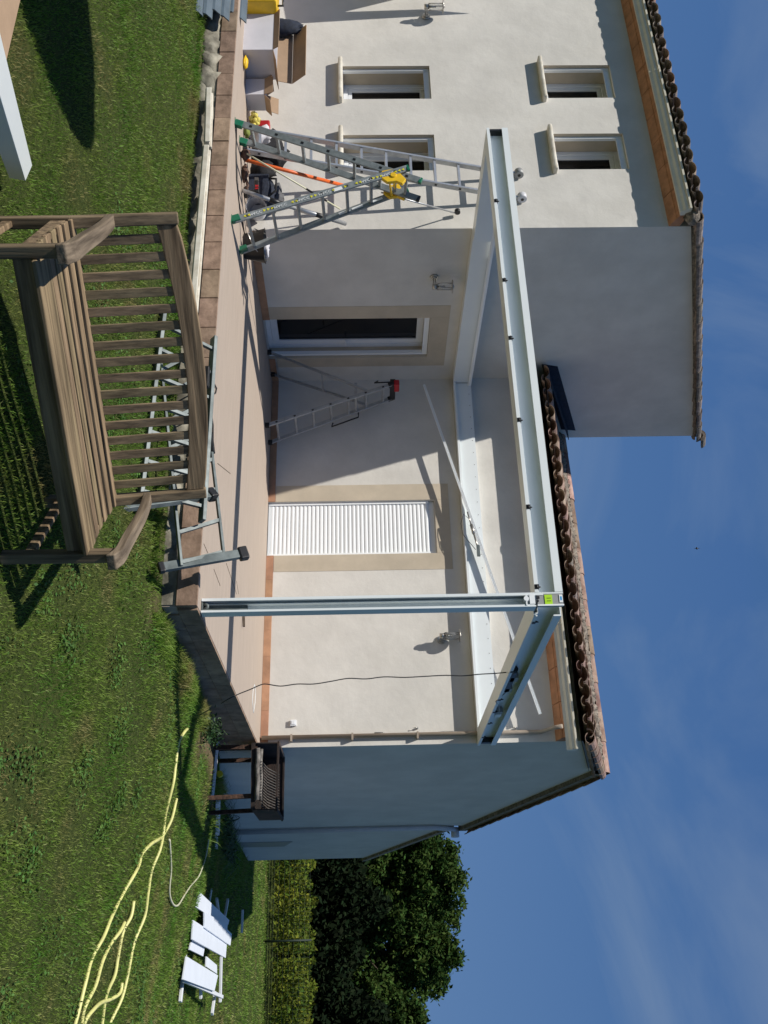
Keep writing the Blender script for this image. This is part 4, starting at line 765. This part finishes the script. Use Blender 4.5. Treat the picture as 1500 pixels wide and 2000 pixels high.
def clutter():
    fl = lambda x, y: (lambda p: Vector((p.x, p.y, 0)))(hit(x, y, 2, 0))
    c0 = fl(474, 97); c = (c0.x-.31, c0.y+.19, 0); t = thing('cardboard_box', 'large open brown lined white cardboard box against the front wall', 'box', c); open_box(t, c, .62, .38, .33, rad(0), 'cardw', 'card', [('S', .07, 60), ('E', .16, 12)])
    m = MB(); m.prism([(c[0]-.50, c[1]+.195, .332), (c[0]+.32, c[1]+.195, .332), (c[0]+.32, c[1]+.235, .50), (c[0]-.50, c[1]+.235, .50)], (0, .006, 0)); obj('flap', m, 'card', t)
    m = MB(); m.prism([(c[0]-.50, c[1]+.235, .503), (c[0]+.32, c[1]+.235, .503), (c[0]+.34, c[1]+.10, .66), (c[0]-.50, c[1]+.10, .66)], (0, .004, .005)); obj('flap', m, 'card', t)
    c0 = fl(479, 181); c = (c0.x-.11, c0.y+.12, 0); t = thing('cardboard_box', 'small open white cardboard box left of the ladder feet', 'box', c); open_box(t, c, .22, .24, .21, rad(6), 'cardw', 'card', [('S', .10, 72), ('N', .14, 65), ('E', .10, 40), ('W', .1, 50)])
    p = fl(483, 149); x, y = p.x, p.y+.12; m = MB(); m.box(x-.12, x+.10, y-.10, y+.10, .002, .13); m.box(x-.08, x+.06, y-.08, y+.06, .13, .24); single('green_tool_case', m, 'green', 'dark green case squeezed between the two cardboard boxes', 'case', (x, y, 0), bevel=.015)
    p = fl(474, -18); x, y = p.x-.16, p.y+.22; t = thing('tool_case', 'yellow and grey tool case standing left of the big cardboard box', 'case', (x, y, 0)); m = MB(); m.box(x-.28, x+.22, y-.15, y+.15, .002, .36); obj('shell', m, 'yellow', t, bevel=.02); m = MB(); m.box(x-.15, x+.12, y-.158, y-.15, .06, .28); obj('front_panel', m, 'plate', t, bevel=.006); m = MB(); m.tube([(x-.1, y, .36), (x-.1, y, .42), (x+.1, y, .42), (x+.1, y, .36)], .012, 8); obj('handle', m, 'black', t)
    m = MB(); m.blob((x-.02, y+.36, .34), (.13, .09, .26), 5, .2, 14, 9, zmin=.002); single('dark_sack', m, 'navy', 'dark sack behind the yellow tool case', 'sack', (x-.02, y+.36, 0))
    p = fl(476, 128); m = MB(); m.blob((p.x, p.y-.04, .025), (.09, .05, .028), 9, .2, zmin=.002); single('yellow_cloth', m, 'yellow', 'crumpled yellow cloth on the terrace in front of the big box', 'cloth', (p.x, p.y, 0))
    p = fl(481, 226); m = MB()
    for k in range(14):
        r = random.Random(k); m.blob((p.x+r.uniform(-.08, .08), p.y+.05+r.uniform(-.05, .06), .04+r.uniform(0, .09)), (.035, .03, .027), k, .3, 8, 6, zmin=.002)
    single('yellow_sponge', m, 'yellowf', 'bright yellow sponge heap between small box and ladder foot', 'sponge', (p.x, p.y, 0))
    p = fl(484, 250); m = MB(); m.blob((p.x, p.y+.1, .12), (.10, .10, .13), 21, .4, 16, 12, zmin=.002); single('plastic_bag', m, 'cardw', 'white printed plastic bag beside the yellow sponge', 'bag', (p.x, p.y, 0))
    m = MB(); x, y = p.x-.12, p.y+.42; m.blob((x, y, .17), (.24, .13, .19), 33, .45, 18, 12, zmin=.002); m.blob((x+.16, y-.02, .27), (.13, .1, .12), 35, .45, 14, 10, zmin=.002); single('black_bag', m, 'fabric', 'black cloth bag slumped against the front wall behind the ladder foot', 'bag', (x, y, 0))
    m = MB(); x, y = p.x-.28, p.y+.22; m.box(x-.05, x+.05, y-.05, y+.05, .002, .22); single('red_canister', m, 'red', 'small red canister behind the yellow sponge', 'canister', (x, y, 0), bevel=.015)
    p = fl(476, 258); m = MB(); m.blob((p.x, p.y, .035), (.07, .05, .035), 41, .3, 12, 8, zmin=.002); single('work_glove', m, mat('lime_cloth', (.20, .24, .05), .9), 'green work glove on the floor by the left ladder foot', 'glove', (p.x, p.y, 0))
    p = fl(470, 302); m = MB(); m.blob((p.x, p.y, .05), (.065, .05, .05), 51, .25, 12, 8, zmin=.002); single('leather_pouch', m, 'brown', 'brown leather pouch on the floor beside the orange tube end', 'pouch', (p.x, p.y, 0))
    p = fl(482, 345); x, y = p.x, p.y+.25; t = thing('tool_bag', 'navy tool bag with grey lid against the wall between the ladders', 'bag', (x, y, 0)); m = MB(); m.box(x-.20, x+.20, y-.10, y+.10, .002, .22); m.blob((x, y, .2), (.2, .1, .09), 61, .3, 18, 10, zmin=.05); obj('body', m, 'navy', t, bevel=.03); m = MB(); m.blob((x+.03, y+.06, .29), (.20, .06, .08), 63, .4, 14, 8); obj('lid', m, 'grayf', t); m = MB(); m.tube([(x-.15, y-.08, .22), (x-.1, y-.12, .31), (x+.08, y-.12, .31), (x+.13, y-.08, .22)], .012, 8); obj('handle', m, 'fabric', t)
    m = MB(); m.blob((x-.36, y+.02, .12), (.12, .1, .14), 67, .5, 12, 9, zmin=.002); single('dark_jacket', m, 'fabric', 'dark jacket heaped left of the navy tool bag', 'jacket', (x-.36, y, 0))
    p = fl(472, 338); m = MB(); m.blob((p.x, p.y, .035), (.11, .045, .035), 71, .35, 14, 8, zmin=.002); m.tube([(p.x+.06, p.y, .04), (p.x+.15, p.y+.03, .07), (p.x+.2, p.y+.05, .04)], .015, 8); single('work_shoe', m, 'brown', 'dark brown work shoe on the floor between the ladders', 'shoe', (p.x, p.y, 0))
    p = fl(477, 368); x, y = p.x, p.y; t = thing('power_drill', 'black power drill with red trim in front of the tool bag', 'drill', (x, y, 0)); m = MB(); m.bar((x-.10, y, .13), (x+.08, y, .14), .05, .05); m.bar((x+.05, y, .13), (x+.07, y, .03), .04, .045); m.box(x, x+.11, y-.04, y+.04, .002, .04); obj('body', m, 'black', t, bevel=.012); m = MB(); m.bar((x-.14, y, .13), (x-.10, y, .13), .04, .04); obj('chuck', m, 'steelp', t); m = MB(); m.box(x-.02, x+.04, y-.030, y-.026, .12, .155); obj('trim', m, 'red', t)
    p = fl(480, 404); a, b = Vector((p.x-.13, p.y+.22, .105)), Vector((p.x+.02, p.y-.02, .115)); t = thing('bucket', 'white plastic bucket lying on its side between the ladder rails', 'bucket', (p.x, p.y, 0)); m = MB()
    m.tube([a, a.lerp(b, .5), b], .092, 24, 0, False, .108); m.tube([b+Vector((.002, -.005, 0)), b+Vector((.01, -.02, 0))], .114, 24, 0, False); m.cyl(a, a+Vector((.003, -.006, 0)), .092, 24); obj('shell', m, 'bucket', t)
    p = fl(474, 468); cs = Vector((p.x-.02, p.y+.12, 0)); t = thing('mixing_tub', 'black mortar tub standing by the corner behind the ladder foot', 'tub', cs); m = MB(); n = 20
    vs = []
    for r, z in ((.12, .002), (.165, .22), (.175, .225), (.155, .22), (.11, .012)):
        for k in range(n): a_ = 2*math.pi*k/n; vs.append(cs+Vector((math.cos(a_)*r*1.15, math.sin(a_)*r, z)))
    m.add(vs, [(i*n+k, i*n+(k+1) % n, (i+1)*n+(k+1) % n, (i+1)*n+k) for i in range(4) for k in range(n)]+[tuple(4*n+k for k in range(n))], 0, True); obj('body', m, 'black', t); m = MB(); m.tube([cs+Vector((-.17, 0, .22)), cs+Vector((-.13, -.12, .12)), cs+Vector((0, -.19, .06)), cs+Vector((.13, -.12, .12)), cs+Vector((.17, 0, .22))], .006, 6); obj('handle', m, 'steelp', t)
    m = MB(); m.blob(cs+Vector((.03, 0, .24)), (.12, .08, .03), 83, .45, 14, 8); single('crumpled_paper', m, 'cardw', 'crumpled white paper on top of the black mortar tub', 'paper', cs+Vector((.03, 0, .22)))
    pts = [hit(x, y, 2, .006) for x, y in ((462, 245), (461, 300), (462, 350), (467, 395), (472, 425), (480, 470))]; m = MB(); m.tube(pts, .006, 6); single('extension_cord', m, 'cord', 'thin dark cord running along the floor past the ladder feet', 'cord', pts[0])
    # stacked louvre blades at the far left
    for k, (px, py, Y) in enumerate(((386, 24, 6.12), (404, 30, 6.18), (421, 22, 6.24), (438, 34, 6.34), (455, 26, 6.48), (472, 38, 6.62))):
        m = MB(); q = hit(px, py, 1, Y); e = q.x; z = q.z-.035; y = Y
        pr = [(y-.03, z), (y-.02, z+.03), (y+.005, z+.05), (y+.03, z+.075), (y+.05, z+.08), (y+.045, z+.07), (y+.02, z+.05), (y-.002, z+.03), (y-.012, z+.0)]
        m.prism([(e, a, b) for a, b in pr], (-2.4, 0, 0)); lb = ('metal blade nearest the lawn in the blue grey stack', 'second metal blade from the lawn in the blue grey stack', 'third metal blade from the lawn, crossing the terrace edge', 'fourth metal blade, on the terrace edge', 'fifth metal blade from the lawn, on the terrace', 'metal blade nearest the house in the blue grey stack')[k]
        single('metal_blade', m, 'metalg', lb, 'metal blade', (e, y, z), 'blue grey metal blades stacked at the left end')
    m = MB(); m.box(-10.6, -10.45, 6.1, 6.7, -.33, -.26); m.box(-10.6, -10.45, 6.52, 7.0, .002, .03); single('timber_block', m, 'card', 'timber block carrying the blue grey blades', 'timber', (-10.5, 6.4, -.33))
    # cream profiles along the terrace foot
    for k, (ya, yb_, lb) in enumerate(((176, 282, 'short cream plastic profile lying at the terrace foot at far left'), (288, 720, 'long cream plastic profile lying at the terrace foot behind the bench'))):
        pa, pb = (hit(407, 176, 1, 6.36), hit(404, 282, 1, 6.36)) if k == 0 else (hit(402, 288, 1, 6.34), hit(366, 716, 1, 6.34))
        pa.z = max(pa.z, gz(pa.x, pa.y)+.03); pb.z = max(pb.z, gz(pb.x, pb.y)+.03)
        m = MB(); m.bar(pa, pb, .05, .05); m.bar(pa+Vector((0, .045, .012)), pb+Vector((0, .045, .012)), .035, .055); m.bar(pa+Vector((0, -.03, .01)), pb+Vector((0, -.03, .01)), .012, .05); single('plastic_profile', m, 'creamd', lb, 'profile', pa, 'cream profiles at the terrace foot', bevel=.01)
clutter()
# ------------------------------------------------------------------ white beam on trestles, left foreground
def foreground_beam():
    d = Vector(RW@np.array([697-1000, 153.6-750, F])).normalized(); d = -d          # runs up toward the left, out of the picture
    zt_ = -.40; a = hit(63, 323, 2, zt_); b = hit(50, 353, 2, zt_+.10); wv = (b-a); wv = wv-d*wv.dot(d); nv = d.cross(wv).normalized(); nv = nv if nv.z > 0 else -nv
    t = thing('spare_beam', 'long white aluminium beam propped over the lawn at the left', 'beam', (a.x, a.y, -.55)); L_ = 2.6
    m = MB(); ww = wv.length; wu = wv.normalized(); a2 = a+d*.0
    m.prism([a, b, b-nv*.07, a-nv*.07], d*L_); b2 = a-wu*.035-nv*.035; m.prism([b2, a-nv*.035, a-nv*.045, b2-nv*.01], d*(L_)); m.prism([b2+d*-.0, b2-wu*.008, b2-wu*.008-nv*.04, b2-nv*.04], d*(L_+.05))
    obj('profile', m, 'white', t, bevel=.002)
    e = a+d*1.9; s_ = wu; g0 = gz(e.x, e.y)
    t = thing('trestle', 'wooden trestle holding up the near end of the white beam', 'trestle', (e.x, e.y, g0)); m = MB(); top = e.z-.115; m.bar((e.x-.4, e.y, top), (e.x+.3, e.y, top), .05, .06); obj('top_bar', m, 'card', t)
    for q in (-.35, .25):
        for o in (-.2, .2): m = MB(); m.bar((e.x+q, e.y+o, g0), (e.x+q, e.y, top), .035, .035); obj('leg', m, 'card', t)
    p = hit(8, 68, 2, -.30); m = MB(); m.box(p.x-.55, p.x+.03, p.y-.16, p.y+.14, -.42, -.34); single('cardboard_sheet', m, 'card', 'brown cardboard packet beside the white beam at far left', 'cardboard', (p.x, p.y, -.42))
foreground_beam()
# ------------------------------------------------------------------ garden hose, barbecue, boards, plants
def smooth_path(pts, n=6):
    o = []
    for i in range(len(pts)-1):
        p0, p1, p2, p3 = pts[max(0, i-1)], pts[i], pts[i+1], pts[min(len(pts)-1, i+2)]
        for k in range(n): q = k/n; o.append(.5*((2*p1)+(-p0+p2)*q+(2*p0-5*p1+4*p2-p3)*q*q+(-p0+3*p1-3*p2+p3)*q**3))
    return o+[pts[-1]]
def hose():
    z3 = lambda x, y, dz=.022: (lambda p: Vector((p.x, p.y, gz(p.x, p.y)+dz)))(ground_hit(x, y))
    A = [(363, 1424), (355, 1430), (349, 1450), (340, 1495), (333, 1530), (323, 1590), (316, 1626), (307, 1660), (296, 1700), (286, 1745), (277, 1790), (262, 1840), (247, 1900), (232, 1950), (214, 2000), (200, 2040)]
    B = [(342, 1560), (330, 1600), (322, 1625), (312, 1636), (290, 1648), (277, 1668), (268, 1690), (254, 1712), (240, 1745), (215, 1790), (196, 1830), (180, 1870), (163, 1920), (140, 2000), (130, 2040)]
    C = [(258, 1760), (250, 1790), (240, 1820), (227, 1870), (218, 1905), (207, 1945), (196, 2000), (190, 2030)]
    D = [(240, 1802), (228, 1820), (215, 1845), (196, 1880), (180, 1925), (163, 1975), (155, 2030)]
    E_ = [(235, 1920), (228, 1940), (215, 1952), (195, 1958), (178, 1970), (166, 1995), (160, 2030)]
    G = [(405, 1640), (400, 1670), (394, 1690), (385, 1712), (370, 1730), (356, 1750), (345, 1767), (336, 1768), (329, 1755), (327, 1735), (330, 1700), (329, 1670), (327, 1640)]
    t = thing('garden_hose', 'yellow garden hose lying in loose loops on the lawn at the right', 'hose', z3(320, 1640, 0)); m = MB()
    for P in (A, B, C, D, E_): m.tube(smooth_path([z3(x, y, .017+.012*math.sin(i*2.1)-.006) for i, (x, y) in enumerate(P)]), .0135, 8)
    obj('hose_run', m, 'hose', t); m = MB(); m.tube(smooth_path([z3(x, y, .018) for x, y in G]), .009, 8); obj('hose_run', m, 'hosew', t, 'paler thinner end of the hose near the boards')
hose()
def bbq():
    t = thing('barbecue', 'old rusty iron barbecue with ash covered logs beside the terrace', 'barbecue', (-2.2, 11.0, -.5))
    lf = {'a': (-2.47, 10.50), 'b': (-1.95, 10.62), 'c': (-2.46, 11.12), 'd': (-1.93, 11.42)}; top = .02
    for k, (x, y) in lf.items():
        m = MB(); z = gz(x, y)-.05; m.bar((x, y, z), (x+(.0 if k in 'ac' else -.02), y+(.02 if k in 'ab' else -.02), top), .045, .045, (0, 1, 0)); obj('leg', m, 'rust', t)
    a, b, c, d = Vector((-2.50, 10.46, 0)), Vector((-1.82, 10.62, 0)), Vector((-1.84, 11.42, 0)), Vector((-2.50, 11.16, 0))
    m = MB(); Z = lambda p, z: Vector((p.x, p.y, z))
    def wallq(p, q, z0, z1, th=.012): m.bar(Z(p, (z0+z1)/2), Z(q, (z0+z1)/2), th, z1-z0)
    m.add([Z(p, -.03) for p in (a, b, c, d)]+[Z(p, -.01) for p in (a, b, c, d)], [(3, 2, 1, 0), (4, 5, 6, 7), (0, 1, 5, 4), (1, 2, 6, 5), (2, 3, 7, 6), (3, 0, 4, 7)])
    wallq(d, c, -.03, .25); wallq(a, d, -.03, .26); wallq(b, c, -.03, .23); wallq(a, b, -.04, .0, .03); obj('firebox', m, 'soot', t)
    m = MB(); m.bar(Z(a, .255), Z(b, .235), .05, .02); m.bar(Z(b, .235), Z(c, .235), .04, .02); m.bar(Z(a, .255), Z(d, .255), .04, .02); m.bar(Z(d, .26), Z(c, .24), .04, .02); obj('rim', m, 'soot', t)
    m = MB()
    for k in range(16):
        q = .28+.66*k/15; p0 = a.lerp(b, q); p1 = d.lerp(c, q); m.tube([Z(p0, .07), Z(p0.lerp(p1, .5), .10), Z(p1, .20)], .006, 6)
    obj('grate', m, mat('burnt_grate', (.05, .045, .04), .7, c2=(.16, .14, .12), scale=20), t)
    for k in range(2):
        m = MB(); p, q = a.lerp(b, .08)+Vector((0, -.02+.05*k, 0)), a.lerp(b, .86)+Vector((0, -.02+.05*k, 0)); pts = [Z(p.lerp(q, i/6), .03+.03*k+.006*math.sin(i*2+k)) for i in range(7)]; m.tube(pts, .026-.006*k, 8); obj('log', m, 'ash', t)
bbq()
def boards():
    def board(pa, pb, w, th, label, z=None, name='white_board', up=.0, g='white boards around the barbecue'):
        m = MB(); m.bar(pa, pb, w, th); return single(name, m, 'panel', label, 'board', pa, g, bevel=.003)
    P = lambda x, y, dz: (lambda p: Vector((p.x, p.y, gz(p.x, p.y)+dz)))(ground_hit(x, y))
    board(P(424, 1430, .02), P(412, 1555, .02), .06, .03, 'narrow pale strip lying in front of the barbecue legs')
    board(P(431, 1438, .03), P(431, 1500, .03), .05, .03, 'short grey strip between the barbecue legs')
    board(P(420, 1560, .04), P(418, 1625, .05), .10, .05, 'grey board lying just right of the barbecue')
    board(P(418, 1625, .03), P(420, 1655, .03), .05, .04, 'short white board end in the shadow right of the barbecue')
    m = MB(); p = P(421, 1512, .05); m.cyl(p-Vector((0, .03, 0)), p+Vector((0, .03, 0)), .035, 14); single('yellow_cap', m, 'ysign', 'small yellow round cap between the strips under the barbecue', 'plastic_cap', p)  # loose yellow cap, a short cylinder
    # pile of white frames and panels on the lawn
    z0 = gz(-.5, 13)
    def quad(pts, h, label, th=.02, drop=None):
        ps = [hit(x, y, 2, z0+h) for x, y in pts]; m = MB(); m.prism([Vector((p.x, p.y, p.z)) for p in ps], (0, 0, -th)); single('white_board', m, 'panel', label, 'board', ps[0], 'white panels heaped on the lawn', bevel=.002)
    quad([(386, 1738), (448, 1797), (446, 1806), (405, 1800), (400, 1783), (380, 1770)], .17, 'shaded white panel nearest the house in the heap')
    quad([(400, 1782), (445, 1805), (444, 1815), (453, 1824), (450, 1847), (400, 1812)], .21, 'shaded white panel at the top middle of the heap')
    quad([(378, 1797), (401, 1812), (443, 1845), (441, 1871), (376, 1835)], .19, 'broad shaded white panel in the middle of the heap')
    quad([(375, 1836), (400, 1851), (397, 1868), (371, 1855)], .15, 'small shaded white panel below the broad one')
    quad([(376, 1795), (384, 1802), (380, 1835), (372, 1831)], .12, 'small sunlit white panel lying on the dark chair back')
    quad([(365, 1868), (426, 1905), (419, 1936), (358, 1913)], .19, 'sunlit white panel lying on the right frame')
    quad([(404, 1868), (424, 1885), (424, 1902), (403, 1888)], .14, 'shaded white panel half hidden under the right sunlit one')
    def rail(x0, y0, x1, y1, h, w, lb, h2=None):
        a, b = hit(x0, y0, 2, z0+h), hit(x1, y1, 2, z0+(h if h2 is None else h2)); m = MB(); m.bar(a, b, w, .035); single('white_batten', m, 'pvc', lb, 'batten', a, 'white frame bars in the heap', bevel=.004)
    rail(432, 1868, 430, 1957, .09, .07, 'long white bar on the house side of the heap')
    rail(366, 1822, 352, 1957, .05, .06, 'long white bar on the lawn side of the heap')
    rail(358, 1914, 434, 1947, .14, .045, 'curved looking white bar across the end of the heap')
    rail(420, 1938, 414, 1981, .05, .06, 'white bar pointing out to the right of the heap')
    rail(392, 1925, 392, 1950, .05, .05, 'short white leg under the right end of the heap')
    rail(412, 1737, 408, 1760, .05, .05, 'short grey bar sticking out toward the plants')
    rail(445, 1757, 439, 1790, .05, .05, 'grey bar end beside the heap in the house shadow')
    rail(423, 1755, 427, 1782, .05, .04, 'thin grey bar between the panel and the plants')
    rail(474, 1777, 472, 1822, .03, .05, 'single white bar lying alone behind the heap')
boards()
def leafy(name, C, R_, n, size, matn, seed=0, shell=.45, flat=.3, zlo=None):
    r = np.random.default_rng(seed); cl = int(max(6, n/160)); d = r.normal(size=(cl, 3)); d /= np.linalg.norm(d, axis=1)[:, None]; rad_ = r.uniform(shell, 1, cl)**.6
    cc = d*rad_[:, None]*np.array(R_)*.86; ci = r.integers(0, cl, n); P = cc[ci]+r.normal(size=(n, 3))*np.array(R_)*(.105); P += np.array(C)
    if zlo is not None: P = P[P[:, 2] > zlo]; n = len(P)
    return leaves(name, P, size, matn, r, flat)
def leaves(name, P, size, matn, r, flat=.3):
    n = len(P); a = r.normal(size=(n, 3)); a /= np.linalg.norm(a, axis=1)[:, None]; b = r.normal(size=(n, 3)); b -= a*(a*b).sum(1)[:, None]; b /= np.linalg.norm(b, axis=1)[:, None]
    s = size*r.uniform(.6, 1.4, n)[:, None]; V = np.stack([P-a*s, P-b*s*.45+a*s*.1, P+a*s, P+b*s*.45+a*s*.1], 1)
    return fast_mesh(name, V, 4, [(0, 1, 2, 3)], [matn])
def tree(x, y, h, r, n, label, seed, size=.085, matn='leaf', name='broadleaf_tree', low=.1):
    g = gz(x, y); t = thing(name, label, 'tree', (x, y, g), 'trees beyond the vineyard'); rr = random.Random(seed)
    m = MB(); pts = [Vector((x, y, g-.1)), Vector((x+.1, y, g+h*.25)), Vector((x-.05, y+.1, g+h*.5)), Vector((x, y, g+h*.8))]; m.tube(smooth_path(pts, 4), .20, 10, 0, True, .04)
    for k in range(9):
        a = rr.uniform(0, 6.28); z = g+h*rr.uniform(.2, .6); l = r*rr.uniform(.5, .9); m.tube([(x, y, z), (x+math.cos(a)*l*.5, y+math.sin(a)*l*.5, z+l*.35), (x+math.cos(a)*l, y+math.sin(a)*l, z+l*.6)], .07, 6, 0, True, .015)
    obj('trunk', m, 'bark', t)
    R_ = np.random.default_rng(seed); hz = h*(.5-low/2); PP = []
    lobes = [((0, 0, 0), (r*.8, r*.75, hz*.84), .5)]+[((math.cos(b)*r*.62*rr.uniform(.7, 1.1), math.sin(b)*r*.5, hz*rr.uniform(-.25, .62)), (r*rr.uniform(.32, .48),)*2+(hz*rr.uniform(.26, .40),), .5/9) for b in [2*math.pi*q/9+seed for q in range(9)]]
    for c, q, f in lobes:
        nn_ = int(n*f); cl = max(10, nn_//90); d = R_.normal(size=(cl, 3)); d /= np.linalg.norm(d, axis=1)[:, None]; cc = d*(R_.uniform(.35, 1, cl)**.45)[:, None]*np.array(q)*.93
        P_ = cc[R_.integers(0, cl, nn_)]+R_.normal(size=(nn_, 3))*np.array([.15, .15, .11]); PP.append(P_+np.array(c)+np.array([x, y, g+h*(.5+low/2)]))
    PP = np.concatenate(PP); PP = PP[PP[:, 2] > g+.2]; o = leaves('crown', PP, size, matn, R_); k = o.data
    co = np.empty(len(k.vertices)*3, np.float32); k.vertices.foreach_get('co', co); co = co.reshape(-1, 3)-np.array([x, y, g]); k.vertices.foreach_set('co', co.ravel().astype(np.float32)); k.update()
    o.parent = t; return t
tree(-5.4, 37.5, 6.3, 2.5, 42000, 'tree partly hidden behind the gable, left end of the row', 1)
tree(-3.3, 36.5, 6.9, 2.0, 46000, 'tall tree with loose top twigs just right of the gable', 2)
tree(-1.5, 37.0, 6.5, 1.8, 46000, 'tallest round tree in the middle of the row', 3)
tree(.8, 36.5, 5.2, 1.8, 40000, 'lower tree at the right edge of the photo', 4)
tree(3.4, 38, 6.2, 2.4, 15000, 'rounded tree right of the frame edge', 5)
tree(-8.8, 39, 6.4, 2.6, 12000, 'tree standing behind the house', 6)
def hedge():
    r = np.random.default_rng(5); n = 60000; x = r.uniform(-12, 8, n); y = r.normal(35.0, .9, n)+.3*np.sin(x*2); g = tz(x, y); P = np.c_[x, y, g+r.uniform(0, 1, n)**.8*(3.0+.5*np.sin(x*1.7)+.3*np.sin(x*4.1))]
    o = leaves('undergrowth', P, .12, 'leafshade', r); tag(o, 'dense undergrowth with shade painted into its leaves beneath the trees behind the vineyard', 'undergrowth', kind='stuff')
    n = 60000; x = r.uniform(-12, 9, n); x = x[np.sin(x*7.3)+.6*np.sin(x*3.1+1) > -1.25]; n = len(x); row = r.integers(0, 4, n); y = 28.0+row*1.35+r.normal(0, .22, n); g = tz(x, y); z = g+.12+r.beta(1.7, 1.4, n)*(1.08+.12*np.sin(x*5+row)+.08*np.sin(x*13+row*2)); P = np.c_[x, y, z]
    o = leaves('vineyard', P, .06, 'vine', r); tag(o, 'yellow green vine rows at the end of the lawn', 'vineyard', kind='stuff')
hedge()
def fence():
    p = hit(540, 1838, 1, 27.2); g = gz(p.x, 27.2); t = thing('wire_fence', 'thin dark wire fence with green posts in front of the vines', 'fence', (p.x, 27.2, g))
    for dx in (-6.0, -3, 0, 3, 6): m = MB(); m.cyl((p.x+dx, 27.2, g-.1), (p.x+dx, 27.2, g+1.25), .028, 8); obj('post', m, mat('dark_green_paint', (.008, .02, .012), .6) if dx == -6 else bpy.data.materials['dark_green_paint'], t)
    m = MB()
    for z in np.linspace(.1, 1.2, 9): m.tube([(p.x-6, 27.2, g+z), (p.x+6, 27.2, g+z)], .003, 4)
    k = p.x-6
    while k < p.x+6: m.tube([(k, 27.2, g+.1), (k, 27.2, g+1.2)], .002, 4); k += .1
    obj('wire_mesh', m, bpy.data.materials['dark_green_paint'], t)
fence()
def plants():
    # long strap leaves behind the barbecue
    for (x, y, n, hh, sd, lb) in ((-2.1, 13.3, 60, .55, 1, 'clump of long strap leaves nearest the barbecue'), (-2.05, 14.4, 60, .6, 2, 'clump of long strap leaves in the house shadow near the boards'), (-2.1, 15.6, 60, .5, 3, 'farthest clump of strap leaves along the gable wall')):
        m = MB(); r = random.Random(sd); g = gz(x, y)
        for k in range(n):
            a = r.uniform(0, 6.28); L_ = hh*r.uniform(.6, 1.2); bx, by = x+r.uniform(-.15, .15), y+r.uniform(-.3, .3); s = Vector((-math.sin(a), math.cos(a), 0))*.014; vs = []
            for i in range(6): q = i/5; c = Vector((bx+math.cos(a)*L_*q*.9, by+math.sin(a)*L_*q*.9, g+L_*(1.25*q-1.1*q*q))); ww = 1-q*.9; vs += [c-s*ww, c+s*ww]
            m.add(vs, [(2*i, 2*i+1, 2*i+3, 2*i+2) for i in range(5)])
        single('strap_leaf_plant', m, 'plant', lb, 'plant', (x, y, g), 'strap leaf plants along the gable')
    x, y = -2.32, 9.15; g = gz(x, y); r = np.random.default_rng(3); P = r.normal(size=(420, 3))*np.array([.07, .12, .06])+np.array([x, y, g+.09]); P[:, 2] = np.maximum(P[:, 2], g+.01); o = leaves('weed', P, .02, 'plant', r); tag(o, 'small leafy weed growing at the foot of the terrace side', 'weed')
    # garden tip that throws the pointed shadow on the lawn: a conifer left of the frame
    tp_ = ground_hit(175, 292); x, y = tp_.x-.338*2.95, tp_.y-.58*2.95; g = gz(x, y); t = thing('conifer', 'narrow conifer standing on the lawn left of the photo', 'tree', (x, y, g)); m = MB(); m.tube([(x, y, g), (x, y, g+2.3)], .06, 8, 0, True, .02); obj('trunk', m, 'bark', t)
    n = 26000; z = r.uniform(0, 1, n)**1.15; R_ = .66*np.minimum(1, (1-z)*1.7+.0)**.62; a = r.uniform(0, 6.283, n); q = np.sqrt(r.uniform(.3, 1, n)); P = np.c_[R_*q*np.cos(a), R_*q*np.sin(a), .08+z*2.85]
    o = leaves('crown', P, .035, 'leafshade', r); o.parent = t
    # shade sail added out of view, cut to the facade shadow's outline
    pts = [(540, -60), (560, 50), (583, 46), (700, 39), (914, 27), (820, 19), (670, 24), (768, 0), (700, -60)]; s = Vector((-.338, -.58, 1.0))*1.15
    ps = [hit(a_, b_, 1, YF)+s for a_, b_ in pts]; m = MB(); m.prism(ps, (0, .012, 0)); single('shade_blocker', m, 'blocker', 'pale shade sail added unseen left of the view, cut to the facade shadow', 'shade sail', ps[0])
    p = hit(1361, 1071, 1, 60); m = MB(); m.blob(p, (.11, .05, .05), 1, .05, 8, 6); m.prism([p+Vector((-.03, 0, 0)), p+Vector((.04, 0, 0)), p+Vector((.0, 0, .22))], (0, .02, 0)); m.prism([p+Vector((-.03, 0, 0)), p+Vector((.04, 0, 0)), p+Vector((.0, 0, -.2))], (0, .02, 0)); single('bird', m, 'black', 'small dark bird flying high in the blue sky', 'bird', p)
plants()
